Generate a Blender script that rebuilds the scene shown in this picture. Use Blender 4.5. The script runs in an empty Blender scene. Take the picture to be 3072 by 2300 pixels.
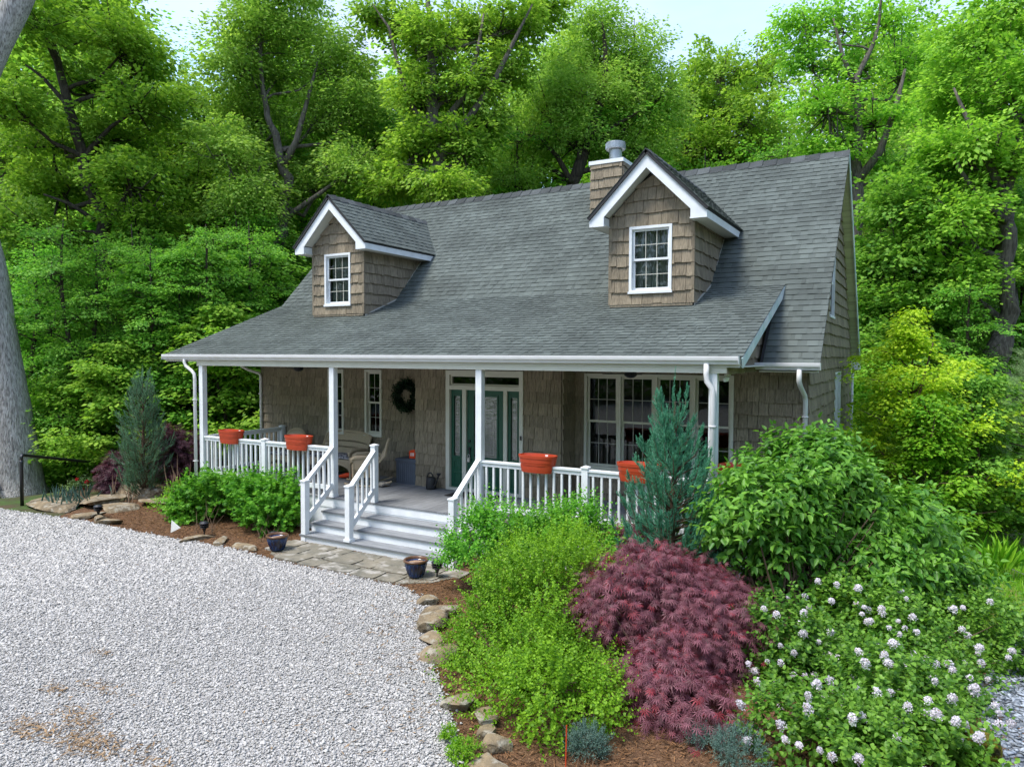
import bpy, math, random
import numpy as np
from mathutils import Vector, Matrix
C = bpy.context
SC = C.scene
COL = SC.collection
R = math.radians
random.seed(7)
RNG = np.random.default_rng(11)

# ------------------------------------------------------------------ camera
CAM = Vector((6.4683, -10.2907, 2.7581)); YAW, PIT, ROLL = 0.5182, -0.039, 0.0035
_s, _c = math.sin(YAW), math.cos(YAW)
FWD = Vector((-_s*math.cos(PIT), _c*math.cos(PIT), math.sin(PIT)))
RGT = Vector((_c, _s, 0.0)); UPV = RGT.cross(FWD)
_x = RGT*math.cos(ROLL) - UPV*math.sin(ROLL) * -1 * -1
_x = RGT*math.cos(ROLL) + UPV*math.sin(ROLL); _y = UPV*math.cos(ROLL) - RGT*math.sin(ROLL)
cam = bpy.data.cameras.new('camera'); cam.lens = 25.213; cam.sensor_width = 36.0
cam.clip_start = 0.05; cam.clip_end = 600
camo = bpy.data.objects.new('camera', cam); COL.objects.link(camo)
m = Matrix((_x, _y, -FWD)).transposed().to_4x4(); m.translation = CAM
camo.matrix_world = m
SC.camera = camo

def at(px, py, dist):
    """world point seen at a place of the 2212x1656 photo, at a depth in metres"""
    k = 3072/2212; f = 2151.45
    a2 = (px*k-1536)/f; b2 = -(py*k-1150)/f
    a = a2*math.cos(ROLL) - b2*math.sin(ROLL); b = a2*math.sin(ROLL) + b2*math.cos(ROLL)
    return CAM + (FWD + RGT*a + UPV*b)*dist

# ------------------------------------------------------------------ light
SUN_EL, SUN_AZ = R(63), R(-148)          # azimuth from +y towards +x: high, from the front left
w = bpy.data.worlds.new('World'); SC.world = w; w.use_nodes = True
nt = w.node_tree; bg = nt.nodes['Background']
sky = nt.nodes.new('ShaderNodeTexSky'); sky.sky_type = 'NISHITA'; sky.sun_disc = False
sky.sun_elevation = SUN_EL; sky.sun_rotation = SUN_AZ % (2*math.pi)
sky.air_density = 1.0; sky.dust_density = 0.9; sky.ozone_density = 1.0
# broken cloud over the blue
tc = nt.nodes.new('ShaderNodeTexCoord'); mp = nt.nodes.new('ShaderNodeMapping')
mp.inputs['Scale'].default_value = (1.6, 1.6, 4.2)
cn = nt.nodes.new('ShaderNodeTexNoise'); cn.inputs['Scale'].default_value = 1.5; cn.inputs['Detail'].default_value = 7
cr = nt.nodes.new('ShaderNodeMapRange'); cr.inputs['From Min'].default_value = 0.36; cr.inputs['From Max'].default_value = 0.70
mx = nt.nodes.new('ShaderNodeMix'); mx.data_type = 'RGBA'
nt.links.new(tc.outputs['Generated'], mp.inputs['Vector']); nt.links.new(mp.outputs[0], cn.inputs['Vector'])
nt.links.new(cn.outputs['Fac'], cr.inputs['Value']); nt.links.new(cr.outputs[0], mx.inputs['Factor'])
nt.links.new(sky.outputs[0], mx.inputs['A']); mx.inputs['B'].default_value = (1.9, 2.1, 2.75, 1)
nt.links.new(mx.outputs['Result'], bg.inputs['Color']); bg.inputs['Strength'].default_value = 0.15
sl = bpy.data.lights.new('sun', 'SUN'); sl.energy = 1.5; sl.angle = R(20); sl.color = (1.0, 0.945, 0.86)
so = bpy.data.objects.new('sun', sl); COL.objects.link(so)
sd = Vector((math.sin(SUN_AZ)*math.cos(SUN_EL), math.cos(SUN_AZ)*math.cos(SUN_EL), math.sin(SUN_EL)))
so.rotation_euler = sd.to_track_quat('Z', 'Y').to_euler(); so.location = (0, 0, 40)
SC.view_settings.view_transform = 'Standard'; SC.view_settings.look = 'None'
SC.view_settings.exposure = 1.72; SC.view_settings.gamma = 1.0
SC.cycles.max_bounces = 8; SC.cycles.transparent_max_bounces = 12
SC.cycles.diffuse_bounces = 5; SC.cycles.glossy_bounces = 3; SC.cycles.transmission_bounces = 4
SC.cycles.caustics_reflective = False; SC.cycles.caustics_refractive = False

# ------------------------------------------------------------------ materials
def mat(name, col, rough=0.6, spec=0.3, metal=0.0, var=0.0, nscale=6.0, isl=None, bump=0.0, bscale=40.0, stretch=(1, 1, 1), coat=0.0):
    """principled; var = lightness noise by place, isl = (dark, light) factors by piece, bump = noise bump"""
    mt = bpy.data.materials.new(name); mt.use_nodes = True
    n = mt.node_tree.nodes; l = mt.node_tree.links; b = n['Principled BSDF']
    b.inputs['Roughness'].default_value = rough; b.inputs['Specular IOR Level'].default_value = spec
    b.inputs['Metallic'].default_value = metal; b.inputs['Coat Weight'].default_value = coat
    b.inputs['Base Color'].default_value = (*col, 1)
    out = None
    tcn = n.new('ShaderNodeTexCoord'); mpn = n.new('ShaderNodeMapping'); mpn.inputs['Scale'].default_value = stretch
    l.new(tcn.outputs['Object'], mpn.inputs['Vector'])
    fac = None
    if var:
        t = n.new('ShaderNodeTexNoise'); t.inputs['Scale'].default_value = nscale; t.inputs['Detail'].default_value = 5
        l.new(mpn.outputs[0], t.inputs['Vector'])
        r_ = n.new('ShaderNodeMapRange'); r_.inputs['From Min'].default_value = .25; r_.inputs['From Max'].default_value = .75
        r_.inputs['To Min'].default_value = 1-var; r_.inputs['To Max'].default_value = 1+var
        l.new(t.outputs['Fac'], r_.inputs['Value']); fac = r_.outputs[0]
    if isl:
        g = n.new('ShaderNodeNewGeometry'); r_ = n.new('ShaderNodeMapRange')
        r_.inputs['To Min'].default_value = isl[0]; r_.inputs['To Max'].default_value = isl[1]
        l.new(g.outputs['Random Per Island'], r_.inputs['Value'])
        if fac is None: fac = r_.outputs[0]
        else:
            mm = n.new('ShaderNodeMath'); mm.operation = 'MULTIPLY'; l.new(fac, mm.inputs[0]); l.new(r_.outputs[0], mm.inputs[1]); fac = mm.outputs[0]
    if fac is not None:
        vm = n.new('ShaderNodeVectorMath'); vm.operation = 'SCALE'; vm.inputs[0].default_value = col
        l.new(fac, vm.inputs['Scale']); l.new(vm.outputs[0], b.inputs['Base Color'])
    if bump:
        t = n.new('ShaderNodeTexNoise'); t.inputs['Scale'].default_value = bscale; t.inputs['Detail'].default_value = 4
        l.new(mpn.outputs[0], t.inputs['Vector'])
        bp = n.new('ShaderNodeBump'); bp.inputs['Strength'].default_value = bump; bp.inputs['Distance'].default_value = 0.02
        l.new(t.outputs['Fac'], bp.inputs['Height']); l.new(bp.outputs[0], b.inputs['Normal'])
    return mt

def two_tone(name, c1, c2, scale, lo=.4, hi=.6, rough=.8, bump=.3, detail=6, c3=None, s3=30, stretch=(1, 1, 1), bscale=None, spec=.25):
    """two colours broken up by noise (+ a third in finer specks)"""
    mt = mat(name, c1, rough, spec); n = mt.node_tree.nodes; l = mt.node_tree.links; b = n['Principled BSDF']
    mpn = [q for q in n if q.type == 'MAPPING'][0]; mpn.inputs['Scale'].default_value = stretch
    t = n.new('ShaderNodeTexNoise'); t.inputs['Scale'].default_value = scale; t.inputs['Detail'].default_value = detail; t.inputs['Roughness'].default_value = .65
    l.new(mpn.outputs[0], t.inputs['Vector'])
    r_ = n.new('ShaderNodeMapRange'); r_.inputs['From Min'].default_value = lo; r_.inputs['From Max'].default_value = hi
    l.new(t.outputs['Fac'], r_.inputs['Value'])
    m_ = n.new('ShaderNodeMix'); m_.data_type = 'RGBA'; m_.inputs['A'].default_value = (*c1, 1); m_.inputs['B'].default_value = (*c2, 1)
    l.new(r_.outputs[0], m_.inputs['Factor']); o = m_.outputs['Result']
    if c3:
        t3 = n.new('ShaderNodeTexNoise'); t3.inputs['Scale'].default_value = s3; t3.inputs['Detail'].default_value = 3
        l.new(mpn.outputs[0], t3.inputs['Vector'])
        r3 = n.new('ShaderNodeMapRange'); r3.inputs['From Min'].default_value = .52; r3.inputs['From Max'].default_value = .66
        l.new(t3.outputs['Fac'], r3.inputs['Value'])
        m3 = n.new('ShaderNodeMix'); m3.data_type = 'RGBA'; m3.inputs['B'].default_value = (*c3, 1)
        l.new(r3.outputs[0], m3.inputs['Factor']); l.new(o, m3.inputs['A']); o = m3.outputs['Result']
    l.new(o, b.inputs['Base Color'])
    tb = n.new('ShaderNodeTexNoise'); tb.inputs['Scale'].default_value = bscale or scale*6; tb.inputs['Detail'].default_value = 5
    l.new(mpn.outputs[0], tb.inputs['Vector'])
    bp = n.new('ShaderNodeBump'); bp.inputs['Strength'].default_value = bump; bp.inputs['Distance'].default_value = .03
    l.new(tb.outputs['Fac'], bp.inputs['Height']); l.new(bp.outputs[0], b.inputs['Normal'])
    return mt

def leafmat(name, dark, light, trans=0.35, rough=.5, spec=.25, sheen=None, accent=None, acc=.93):
    """leaves: colour by leaf between two greens, some light passing through"""
    mt = bpy.data.materials.new(name); mt.use_nodes = True
    n = mt.node_tree.nodes; l = mt.node_tree.links; b = n['Principled BSDF']; out = n['Material Output']
    g = n.new('ShaderNodeNewGeometry'); cr_ = n.new('ShaderNodeValToRGB')
    e = cr_.color_ramp.elements; e[0].color = (*dark, 1); e[1].color = (*light, 1); e[1].position = .85 if accent else 1
    if accent:
        a_ = e.new(acc); a_.color = (*light, 1); a2_ = e.new(min(1, acc+.03)); a2_.color = (*accent, 1)
    tcn = n.new('ShaderNodeTexCoord'); t = n.new('ShaderNodeTexNoise'); t.inputs['Scale'].default_value = .55; t.inputs['Detail'].default_value = 2
    l.new(tcn.outputs['Object'], t.inputs['Vector'])
    a = n.new('ShaderNodeMath'); a.operation = 'MULTIPLY_ADD'; a.inputs[1].default_value = .9; a.inputs[2].default_value = -.45
    l.new(t.outputs['Fac'], a.inputs[0]); ad = n.new('ShaderNodeMath'); ad.operation = 'ADD'; ad.use_clamp = True
    l.new(a.outputs[0], ad.inputs[0]); l.new(g.outputs['Random Per Island'], ad.inputs[1]); l.new((g.outputs['Random Per Island'] if accent else ad.outputs[0]), cr_.inputs['Fac'])
    oi = n.new('ShaderNodeObjectInfo'); hs = n.new('ShaderNodeHueSaturation')
    mr = n.new('ShaderNodeMapRange'); mr.inputs['To Min'].default_value = .492; mr.inputs['To Max'].default_value = .507
    mv = n.new('ShaderNodeMapRange'); mv.inputs['To Min'].default_value = .85; mv.inputs['To Max'].default_value = 1.15
    l.new(oi.outputs['Random'], mr.inputs['Value']); l.new(oi.outputs['Random'], mv.inputs['Value'])
    l.new(mr.outputs[0], hs.inputs['Hue']); l.new(mv.outputs[0], hs.inputs['Value']); l.new(cr_.outputs['Color'], hs.inputs['Color'])
    b.inputs['Roughness'].default_value = rough; b.inputs['Specular IOR Level'].default_value = spec
    l.new(hs.outputs[0], b.inputs['Base Color'])
    tr = n.new('ShaderNodeBsdfTranslucent'); sc_ = n.new('ShaderNodeVectorMath'); sc_.operation = 'MULTIPLY'
    sc_.inputs[1].default_value = sheen or (1.15, 1.2, .8)
    l.new(hs.outputs[0], sc_.inputs[0]); l.new(sc_.outputs[0], tr.inputs['Color'])
    ms = n.new('ShaderNodeMixShader'); ms.inputs[0].default_value = trans
    l.new(b.outputs[0], ms.inputs[1]); l.new(tr.outputs[0], ms.inputs[2]); l.new(ms.outputs[0], out.inputs['Surface'])
    return mt

def glassmat(name, tint=(.02, .025, .025), wavy=0.0, alpha=.55, bs=6):
    """window glass: mirrors the yard, lets part of the light in"""
    mt = bpy.data.materials.new(name); mt.use_nodes = True
    n = mt.node_tree.nodes; l = mt.node_tree.links; n.remove(n['Principled BSDF']); out = n['Material Output']
    tr = n.new('ShaderNodeBsdfTransparent'); tr.inputs['Color'].default_value = (alpha, alpha*1.02, alpha, 1)
    gl = n.new('ShaderNodeBsdfGlossy'); gl.inputs['Roughness'].default_value = .02; gl.inputs['Color'].default_value = (.75, .8, .8, 1)
    fr = n.new('ShaderNodeFresnel'); fr.inputs['IOR'].default_value = 1.45
    a = n.new('ShaderNodeMath'); a.operation = 'ADD'; a.inputs[1].default_value = .01; l.new(fr.outputs[0], a.inputs[0])
    ms = n.new('ShaderNodeMixShader'); l.new(a.outputs[0], ms.inputs[0]); l.new(tr.outputs[0], ms.inputs[1]); l.new(gl.outputs[0], ms.inputs[2])
    l.new(ms.outputs[0], out.inputs['Surface'])
    if wavy:
        a.inputs[1].default_value = .2
        tcn = n.new('ShaderNodeTexCoord'); t = n.new('ShaderNodeTexNoise'); t.inputs['Scale'].default_value = bs; t.inputs['Detail'].default_value = 3
        mpn = n.new('ShaderNodeMapping'); mpn.inputs['Scale'].default_value = (1, 1, 3.5); l.new(tcn.outputs['Object'], mpn.inputs['Vector'])
        l.new(mpn.outputs[0], t.inputs['Vector']); bp = n.new('ShaderNodeBump'); bp.inputs['Strength'].default_value = wavy; bp.inputs['Distance'].default_value = .02
        l.new(t.outputs['Fac'], bp.inputs['Height']); l.new(bp.outputs[0], gl.inputs['Normal'])
    return mt

M = {}
M['shake'] = mat('cedar_shake', (.25, .208, .148), .85, .15, var=.34, nscale=26, stretch=(2, 2, .12), isl=(.82, 1.16), bump=1.0, bscale=40)
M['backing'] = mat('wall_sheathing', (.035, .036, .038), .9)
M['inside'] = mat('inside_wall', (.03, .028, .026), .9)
M['shingle'] = mat('asphalt_shingle', (.092, .108, .099), .9, .2, var=.28, nscale=1.1, isl=(.84, 1.16), bump=.5, bscale=160)
M['ridge'] = mat('ridge_shingle', (.07, .078, .078), .9, .2, var=.2, nscale=6, isl=(.55, 1.25), bump=.5, bscale=160)
M['white'] = mat('white_trim', (.72, .745, .755), .5, .3, var=.09, nscale=5)
M['gutter'] = mat('white_gutter', (.66, .66, .655), .4, .4, var=.06, nscale=4)
M['cream'] = mat('cream_frame', (.58, .57, .49), .5, .3, var=.04)
M['beam'] = mat('cream_beam', (.56, .55, .46), .55, .25, var=.06, nscale=2)
M['soffit'] = mat('soffit_vinyl', (.62, .62, .57), .6, .2)
M['soffit2'] = two_tone('gable_soffit_panels', (.78, .77, .62), (.60, .58, .46), 14, .45, .6, .6, .3, stretch=(.02, .02, 1))
M['rake'] = two_tone('rake_trim', (.42, .56, .54), (.66, .70, .70), 2.5, rough=.5, bump=.0)
M['green'] = mat('door_green', (.004, .075, .042), .35, .45, var=.08)
M['glass'] = glassmat('window_glass', alpha=.6)
M['doorglass'] = glassmat('wavy_door_glass', wavy=.35, alpha=.35)
M['muntin'] = mat('muntin', (.42, .41, .37), .5)
M['curtain'] = mat('curtain_cloth', (.42, .46, .42), .9, .1, var=.45, nscale=9, stretch=(3, 3, .15))
M['deck'] = mat('deck_board', (.19, .198, .205), .75, .2, var=.22, nscale=9, stretch=(2.5, .35, 1), isl=(.85, 1.14), bump=.3, bscale=30)
M['tread'] = mat('tread_board', (.23, .24, .25), .75, .2, var=.25, nscale=9, stretch=(.4, 3, 1), isl=(.9, 1.1), bump=.3, bscale=30)
M['nosing'] = mat('tread_nosing', (.16, .17, .18), .7)
M['wicker'] = mat('wicker', (.50, .40, .27), .7, .25, var=.3, nscale=90, bump=1.0, bscale=120)
M['cushion'] = two_tone('cushion_print', (.05, .05, .07), (.42, .40, .40), 16, .45, .55, .9, .1, stretch=(1, 1, 2))
M['stripes'] = two_tone('striped_pad', (.55, .50, .40), (.20, .18, .16), 9, .46, .54, .9, .1, stretch=(6, .2, .2))
M['dark'] = mat('dark_hollow', (.015, .014, .013), .9)
M['box'] = mat('grey_resin', (.10, .115, .145), .6, .3, var=.1, nscale=5)
M['canblk'] = mat('charcoal_plastic', (.028, .028, .03), .55, .35)
M['metalblk'] = mat('black_pipe', (.012, .013, .016), .35, .5)
M['red'] = mat('terracotta_plastic', (.42, .050, .016), .42, .4, var=.05)
M['sticker'] = mat('sticker', (.85, .85, .8), .5)
M['orange'] = mat('orange_plastic', (.8, .07, .015), .4, .4)
M['cobalt'] = two_tone('cobalt_glaze', (.004, .017, .075), (.012, .05, .15), 7, .4, .62, .12, .05, c3=(.03, .022, .018), s3=9, spec=.6, stretch=(1, 1, .4))
M['rim'] = mat('brown_glaze', (.115, .055, .026), .3, .5, var=.3, nscale=12)
M['soil'] = mat('potting_soil', (.30, .20, .13), .95, var=.4, nscale=30)
M['galv'] = mat('galvanised_steel', (.34, .355, .36), .35, .5, metal=.8, var=.15, nscale=8)
M['mat'] = mat('rubber_mat', (.02, .019, .019), .9, var=.3, nscale=20)
M['lens'] = mat('lamp_lens', (.8, .8, .75), .2, .5)
M['steel'] = mat('padlock_steel', (.5, .5, .5), .35, metal=.8)
M['bark_pale'] = two_tone('pale_bark', (.40, .385, .36), (.24, .225, .205), 9, .42, .60, .9, .9, c3=(.14, .13, .12), s3=14, stretch=(2.2, 2.2, .38), bscale=16)
M['bark_dark'] = two_tone('dark_bark', (.085, .068, .05), (.035, .028, .022), 8, .4, .6, .95, .9, stretch=(2, 2, .3))
M['bark_grey'] = two_tone('grey_bark', (.165, .145, .12), (.075, .064, .052), 8, .4, .6, .95, .9, stretch=(2, 2, .3))
M['stem'] = mat('stem_bark', (.10, .065, .04), .9, var=.3)
M['sand'] = two_tone('sandstone', (.25, .19, .115), (.12, .095, .062), 3.5, .38, .62, .9, .7, c3=(.30, .27, .21), s3=9)
M['flag'] = two_tone('flagstone', (.23, .205, .155), (.125, .12, .095), 2.6, .35, .65, .85, .5, c3=(.33, .31, .27), s3=5)
M['moss'] = two_tone('mossy_rock', (.085, .075, .010), (.02, .019, .010), 5, .4, .6, .95, 1.0, c3=(.20, .165, .012), s3=12)
# ------------------------------------------------------------------ mesh helpers
def V3(*a): return np.array(a, float)

class MB:
    def __init__(s): s.v = []; s.f = []
    def add(s, vs, fs):
        b = len(s.v); s.v += [tuple(map(float, q)) for q in vs]; s.f += [tuple(b+i for i in q) for q in fs]; return s
    def box(s, x0, x1, y0, y1, z0, z1):
        return s.add([(x0, y0, z0), (x1, y0, z0), (x1, y1, z0), (x0, y1, z0), (x0, y0, z1), (x1, y0, z1), (x1, y1, z1), (x0, y1, z1)],
                     [(0, 3, 2, 1), (4, 5, 6, 7), (0, 1, 5, 4), (1, 2, 6, 5), (2, 3, 7, 6), (3, 0, 4, 7)])
    def beam(s, p, q, wd, h, up=(0, 0, 1)):
        p = np.array(p, float); q = np.array(q, float); d = q-p; d /= np.linalg.norm(d)
        sd_ = np.cross(d, np.array(up, float)); sd_ /= np.linalg.norm(sd_); u = np.cross(sd_, d)
        a = sd_*wd/2; b = u*h/2
        vs = [p-a-b, p+a-b, p+a+b, p-a+b, q-a-b, q+a-b, q+a+b, q-a+b]
        return s.add(vs, [(0, 1, 2, 3), (7, 6, 5, 4), (0, 4, 5, 1), (1, 5, 6, 2), (2, 6, 7, 3), (3, 7, 4, 0)])
    def prism(s, pts, o, u, v, nrm, depth):
        o, u, v, nrm = (np.array(q, float) for q in (o, u, v, nrm)); n = len(pts)
        a = [o+u*p[0]+v*p[1] for p in pts]; b = [q+nrm*depth for q in a]
        return s.add(a+b, [tuple(range(n))[::-1], tuple(range(n, 2*n))] + [(i, (i+1) % n, n+(i+1) % n, n+i) for i in range(n)])
    def ring(s, rows, closed=True, caps=True):
        n = len(rows[0]); vs = [q for r_ in rows for q in r_]; fs = []
        for k in range(len(rows)-1):
            for i in range(n if closed else n-1):
                j = (i+1) % n; fs.append((k*n+i, k*n+j, (k+1)*n+j, (k+1)*n+i))
        if caps: fs += [tuple(range(n))[::-1], tuple(range((len(rows)-1)*n, len(rows)*n))]
        return s.add(vs, fs)
    def tube(s, pts, rad, n=8, caps=True):
        pts = [np.array(p, float) for p in pts]; rows = []
        if not hasattr(rad, '__len__'): rad = [rad]*len(pts)
        ref = None
        for i, p in enumerate(pts):
            d = pts[min(i+1, len(pts)-1)]-pts[max(i-1, 0)]; d = d/(np.linalg.norm(d)+1e-9)
            if ref is None:
                ref = np.array((0, 0, 1.)) if abs(d[2]) < .9 else np.array((1., 0, 0))
            a = np.cross(ref, d); a /= np.linalg.norm(a)+1e-9; b = np.cross(d, a); ref = b if abs(np.dot(b, d)) < .9 else ref
            rows.append([p+(a*math.cos(t)+b*math.sin(t))*rad[i] for t in [2*math.pi*k/n for k in range(n)]])
        return s.ring(rows, True, caps)
    def lathe(s, prof, c, n=20, sx=1., sy=1., caps=True, a0=0., a1=None):
        full = a1 is None; a1 = 2*math.pi if full else a1
        k = n if full else n+1
        rows = [[(c[0]+r_*sx*math.cos(a0+(a1-a0)*i/n), c[1]+r_*sy*math.sin(a0+(a1-a0)*i/n), c[2]+z) for i in range(k)] for r_, z in prof]
        return s.ring(rows, full, caps)
    def quad(s, a, b, c, d): return s.add([a, b, c, d], [(0, 1, 2, 3)])
    def build(s, name, mt, parent=None, smooth=False, origin=(0, 0, 0)):
        me = bpy.data.meshes.new(name)
        o_ = np.array(origin, float)
        me.from_pydata([tuple(np.array(q)-o_) for q in s.v] if any(origin) else s.v, [], s.f); me.update()
        if smooth: me.polygons.foreach_set('use_smooth', [True]*len(me.polygons))
        me.materials.append(M[mt] if isinstance(mt, str) else mt)
        o = bpy.data.objects.new(name, me); COL.objects.link(o)
        if any(origin) and parent is None: o.location = origin
        if parent: o.parent = parent
        return o

def np_mesh(name, V, F, mt, parent=None, smooth=False):
    V = np.asarray(V, np.float32); F = np.asarray(F, np.int32); nf, k = F.shape
    me = bpy.data.meshes.new(name); me.vertices.add(len(V)); me.vertices.foreach_set('co', V.ravel())
    me.loops.add(nf*k); me.loops.foreach_set('vertex_index', F.ravel())
    me.polygons.add(nf); me.polygons.foreach_set('loop_start', np.arange(0, nf*k, k, dtype=np.int32))
    me.update(calc_edges=True)
    if smooth: me.polygons.foreach_set('use_smooth', np.ones(nf, bool))
    me.materials.append(M[mt] if isinstance(mt, str) else mt)
    o = bpy.data.objects.new(name, me); COL.objects.link(o)
    if parent: o.parent = parent
    return o

def thing(name, label, cat, loc=(0, 0, 0), rz=0., group=None):
    o = bpy.data.objects.new(name, None); COL.objects.link(o); o.location = loc; o.rotation_euler = (0, 0, rz)
    o.empty_display_size = .2
    return tag(o, label, cat, group)
def tag(o, label, cat, group=None, kind=None):
    o['label'] = label; o['category'] = cat
    if group: o['group'] = group
    if kind: o['kind'] = kind
    return o
def setting(o, label=None, kind='structure', cat=None):
    o['kind'] = kind
    if label: o['label'] = label
    if cat: o['category'] = cat
    return o
def dup(root, loc=None, rz=None, label=None, scale=None):
    r_ = root.copy(); COL.objects.link(r_)
    if loc is not None: r_.location = loc
    if rz is not None: r_.rotation_euler = (0, 0, rz)
    if scale is not None: r_.scale = scale if hasattr(scale, '__len__') else (scale,)*3
    if label: r_['label'] = label
    for ch in list(root.children):
        c_ = ch.copy(); COL.objects.link(c_); c_.parent = r_
        for g in list(ch.children):
            d = g.copy(); COL.objects.link(d); d.parent = c_
    return r_

# ------------------------------------------------------------------ cladding
def shakes(mb, O, U, N, u0, u1, z0, z1, top=None, holes=(), exp=.23, seed=1):
    """split cedar shakes: every board a thin wedge, courses lapped, cut round openings and to a gable line"""
    rg = random.Random(seed); O, U, N = (np.array(q, float) for q in (O, U, N)); Z = np.array((0, 0, 1.))
    def wedge(ul, ur, zb, zt, zc):
        T = lambda z: .040-.033*min(1, max(0, (z-zc)/(exp+.03)))
        zl = min(zt, top(ul)) if top else zt; zr = min(zt, top(ur)) if top else zt
        if zl <= zb+.004 and zr <= zb+.004: return
        zl = max(zl, zb+.002); zr = max(zr, zb+.002)
        P = lambda u, z, n: O+U*u+Z*z+N*n
        vs = [P(ul, zb, T(zb)), P(ur, zb, T(zb)), P(ur, zr, T(zr)), P(ul, zl, T(zl)), P(ul, zb, 0), P(ur, zb, 0), P(ur, zr, 0), P(ul, zl, 0)]
        mb.add(vs, [(0, 1, 2, 3), (4, 5, 1, 0), (5, 6, 2, 1), (0, 3, 7, 4), (3, 2, 6, 7)])
    k = 0
    while z0+k*exp < z1:
        zc = z0+k*exp; u = u0; k += 1
        while u < u1-.01:
            wd = rg.choice((.10, .13, .16, .19, .22, .26))*rg.uniform(.9, 1.1); ur = min(u1, u+wd)
            if u1-ur < .05: ur = u1
            zb = max(z0, zc+rg.choice((-.014, -.004, 0, .006, .016))*rg.uniform(.6, 1.2)); zt = min(z1, zc+exp+.022)
            ps = [(u, ur-rg.uniform(.004, .010), zb, zt)]
            for h in holes:
                nx = []
                for a, b, c_, d in ps:
                    if b <= h[0] or a >= h[1] or d <= h[2] or c_ >= h[3]: nx.append((a, b, c_, d)); continue
                    if a < h[0]: nx.append((a, h[0], c_, d))
                    if b > h[1]: nx.append((h[1], b, c_, d))
                    a2, b2 = max(a, h[0]), min(b, h[1])
                    if c_ < h[2]: nx.append((a2, b2, c_, h[2]))
                    if d > h[3]: nx.append((a2, b2, h[3], d))
                ps = nx
            for a, b, c_, d in ps:
                if b-a > .006 and d-c_ > .006: wedge(a, b, c_, d, zc)
            u = ur

def panels(mb, O, U, N, u0, u1, z0, z1, holes=(), t=.12):
    """sheathing with openings: front and back sheets plus the reveals"""
    O, U, N = (np.array(q, float) for q in (O, U, N)); Z = np.array((0, 0, 1.))
    us = sorted({u0, u1, *[h[0] for h in holes], *[h[1] for h in holes]}); zs = sorted({z0, z1, *[h[2] for h in holes], *[h[3] for h in holes]})
    P = lambda u, z, n: O+U*u+Z*z+N*n
    for i in range(len(us)-1):
        for j in range(len(zs)-1):
            a, b, c_, d = us[i], us[i+1], zs[j], zs[j+1]; cu, cz = (a+b)/2, (c_+d)/2
            if any(h[0] < cu < h[1] and h[2] < cz < h[3] for h in holes): continue
            mb.quad(P(a, c_, 0), P(b, c_, 0), P(b, d, 0), P(a, d, 0)); mb.quad(P(a, d, -t), P(b, d, -t), P(b, c_, -t), P(a, c_, -t))
    for a, b, c_, d in holes:
        mb.quad(P(a, c_, 0), P(a, d, 0), P(a, d, -t), P(a, c_, -t)); mb.quad(P(b, d, 0), P(b, c_, 0), P(b, c_, -t), P(b, d, -t))
        mb.quad(P(a, d, 0), P(b, d, 0), P(b, d, -t), P(a, d, -t)); mb.quad(P(b, c_, 0), P(a, c_, 0), P(a, c_, -t), P(b, c_, -t))

def shingles(mb, O, U, V, urange, vlen, exp=.143, seed=3):
    """laminated shingles: lapped strips about a metre long with raised tabs"""
    rg = random.Random(seed); O, U, V = (np.array(q, float) for q in (O, U, V)); N = np.cross(U, V)
    if N[2] < 0: N = -N
    def slab(ua, ub, va, vb, ta, tb, lift):
        P = lambda u, v, n: O+U*u+V*v+N*n
        vs = [P(ua, va, lift+ta), P(ub, va, lift+ta), P(ub, vb, lift+tb), P(ua, vb, lift+tb), P(ua, va, 0), P(ub, va, 0), P(ub, vb, 0), P(ua, vb, 0)]
        mb.add(vs, [(0, 1, 2, 3), (4, 5, 1, 0), (5, 6, 2, 1), (0, 3, 7, 4)])
    k = 0
    while k*exp < vlen-.02:
        va = k*exp; vb = min(vlen, va+exp+.012); k += 1
        for u0, u1 in urange((va+vb)/2):
            u = u0-rg.uniform(0, .9)
            while u < u1:
                a, b = max(u, u0), min(u+1.0, u1); u += 1.0
                if b-a < .01: continue
                slab(a, b-.003, va, vb, .012, .001, 0)
                t = a+rg.uniform(0, .08)
                while t < b-.03:
                    tw = rg.uniform(.10, .24); e = min(t+tw, b-.003)
                    slab(t, e, va+rg.uniform(-.006, .004), vb-.004, .018, .005, 0); t = e+rg.uniform(.05, .17)

def muntins(mb, P, w, h, cols, rows, n0, n1, t=.011):
    for i in range(1, cols):
        u = w*i/cols; bxo(mb, P, u-t/2, u+t/2, 0, h, n0, n1)
    for j in range(1, rows):
        z = h*j/rows; bxo(mb, P, 0, w, z-t/2, z+t/2, n0+.001, n1+.001)
def bxo(mb, P, u0, u1, z0, z1, n0, n1):
    vs = [P(u0, z0, n0), P(u1, z0, n0), P(u1, z0, n1), P(u0, z0, n1), P(u0, z1, n0), P(u1, z1, n0), P(u1, z1, n1), P(u0, z1, n1)]
    mb.add(vs, [(0, 3, 2, 1), (4, 5, 6, 7), (0, 1, 5, 4), (1, 2, 6, 5), (2, 3, 7, 6), (3, 0, 4, 7)])
def border(mb, P, u0, u1, z0, z1, t, n0, n1, tb=None):
    tb = t if tb is None else tb
    bxo(mb, P, u0, u0+t, z0, z1, n0, n1); bxo(mb, P, u1-t, u1, z0, z1, n0, n1)
    bxo(mb, P, u0+t, u1-t, z0, z0+tb, n0, n1); bxo(mb, P, u0+t, u1-t, z1-t, z1, n0, n1)

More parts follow.
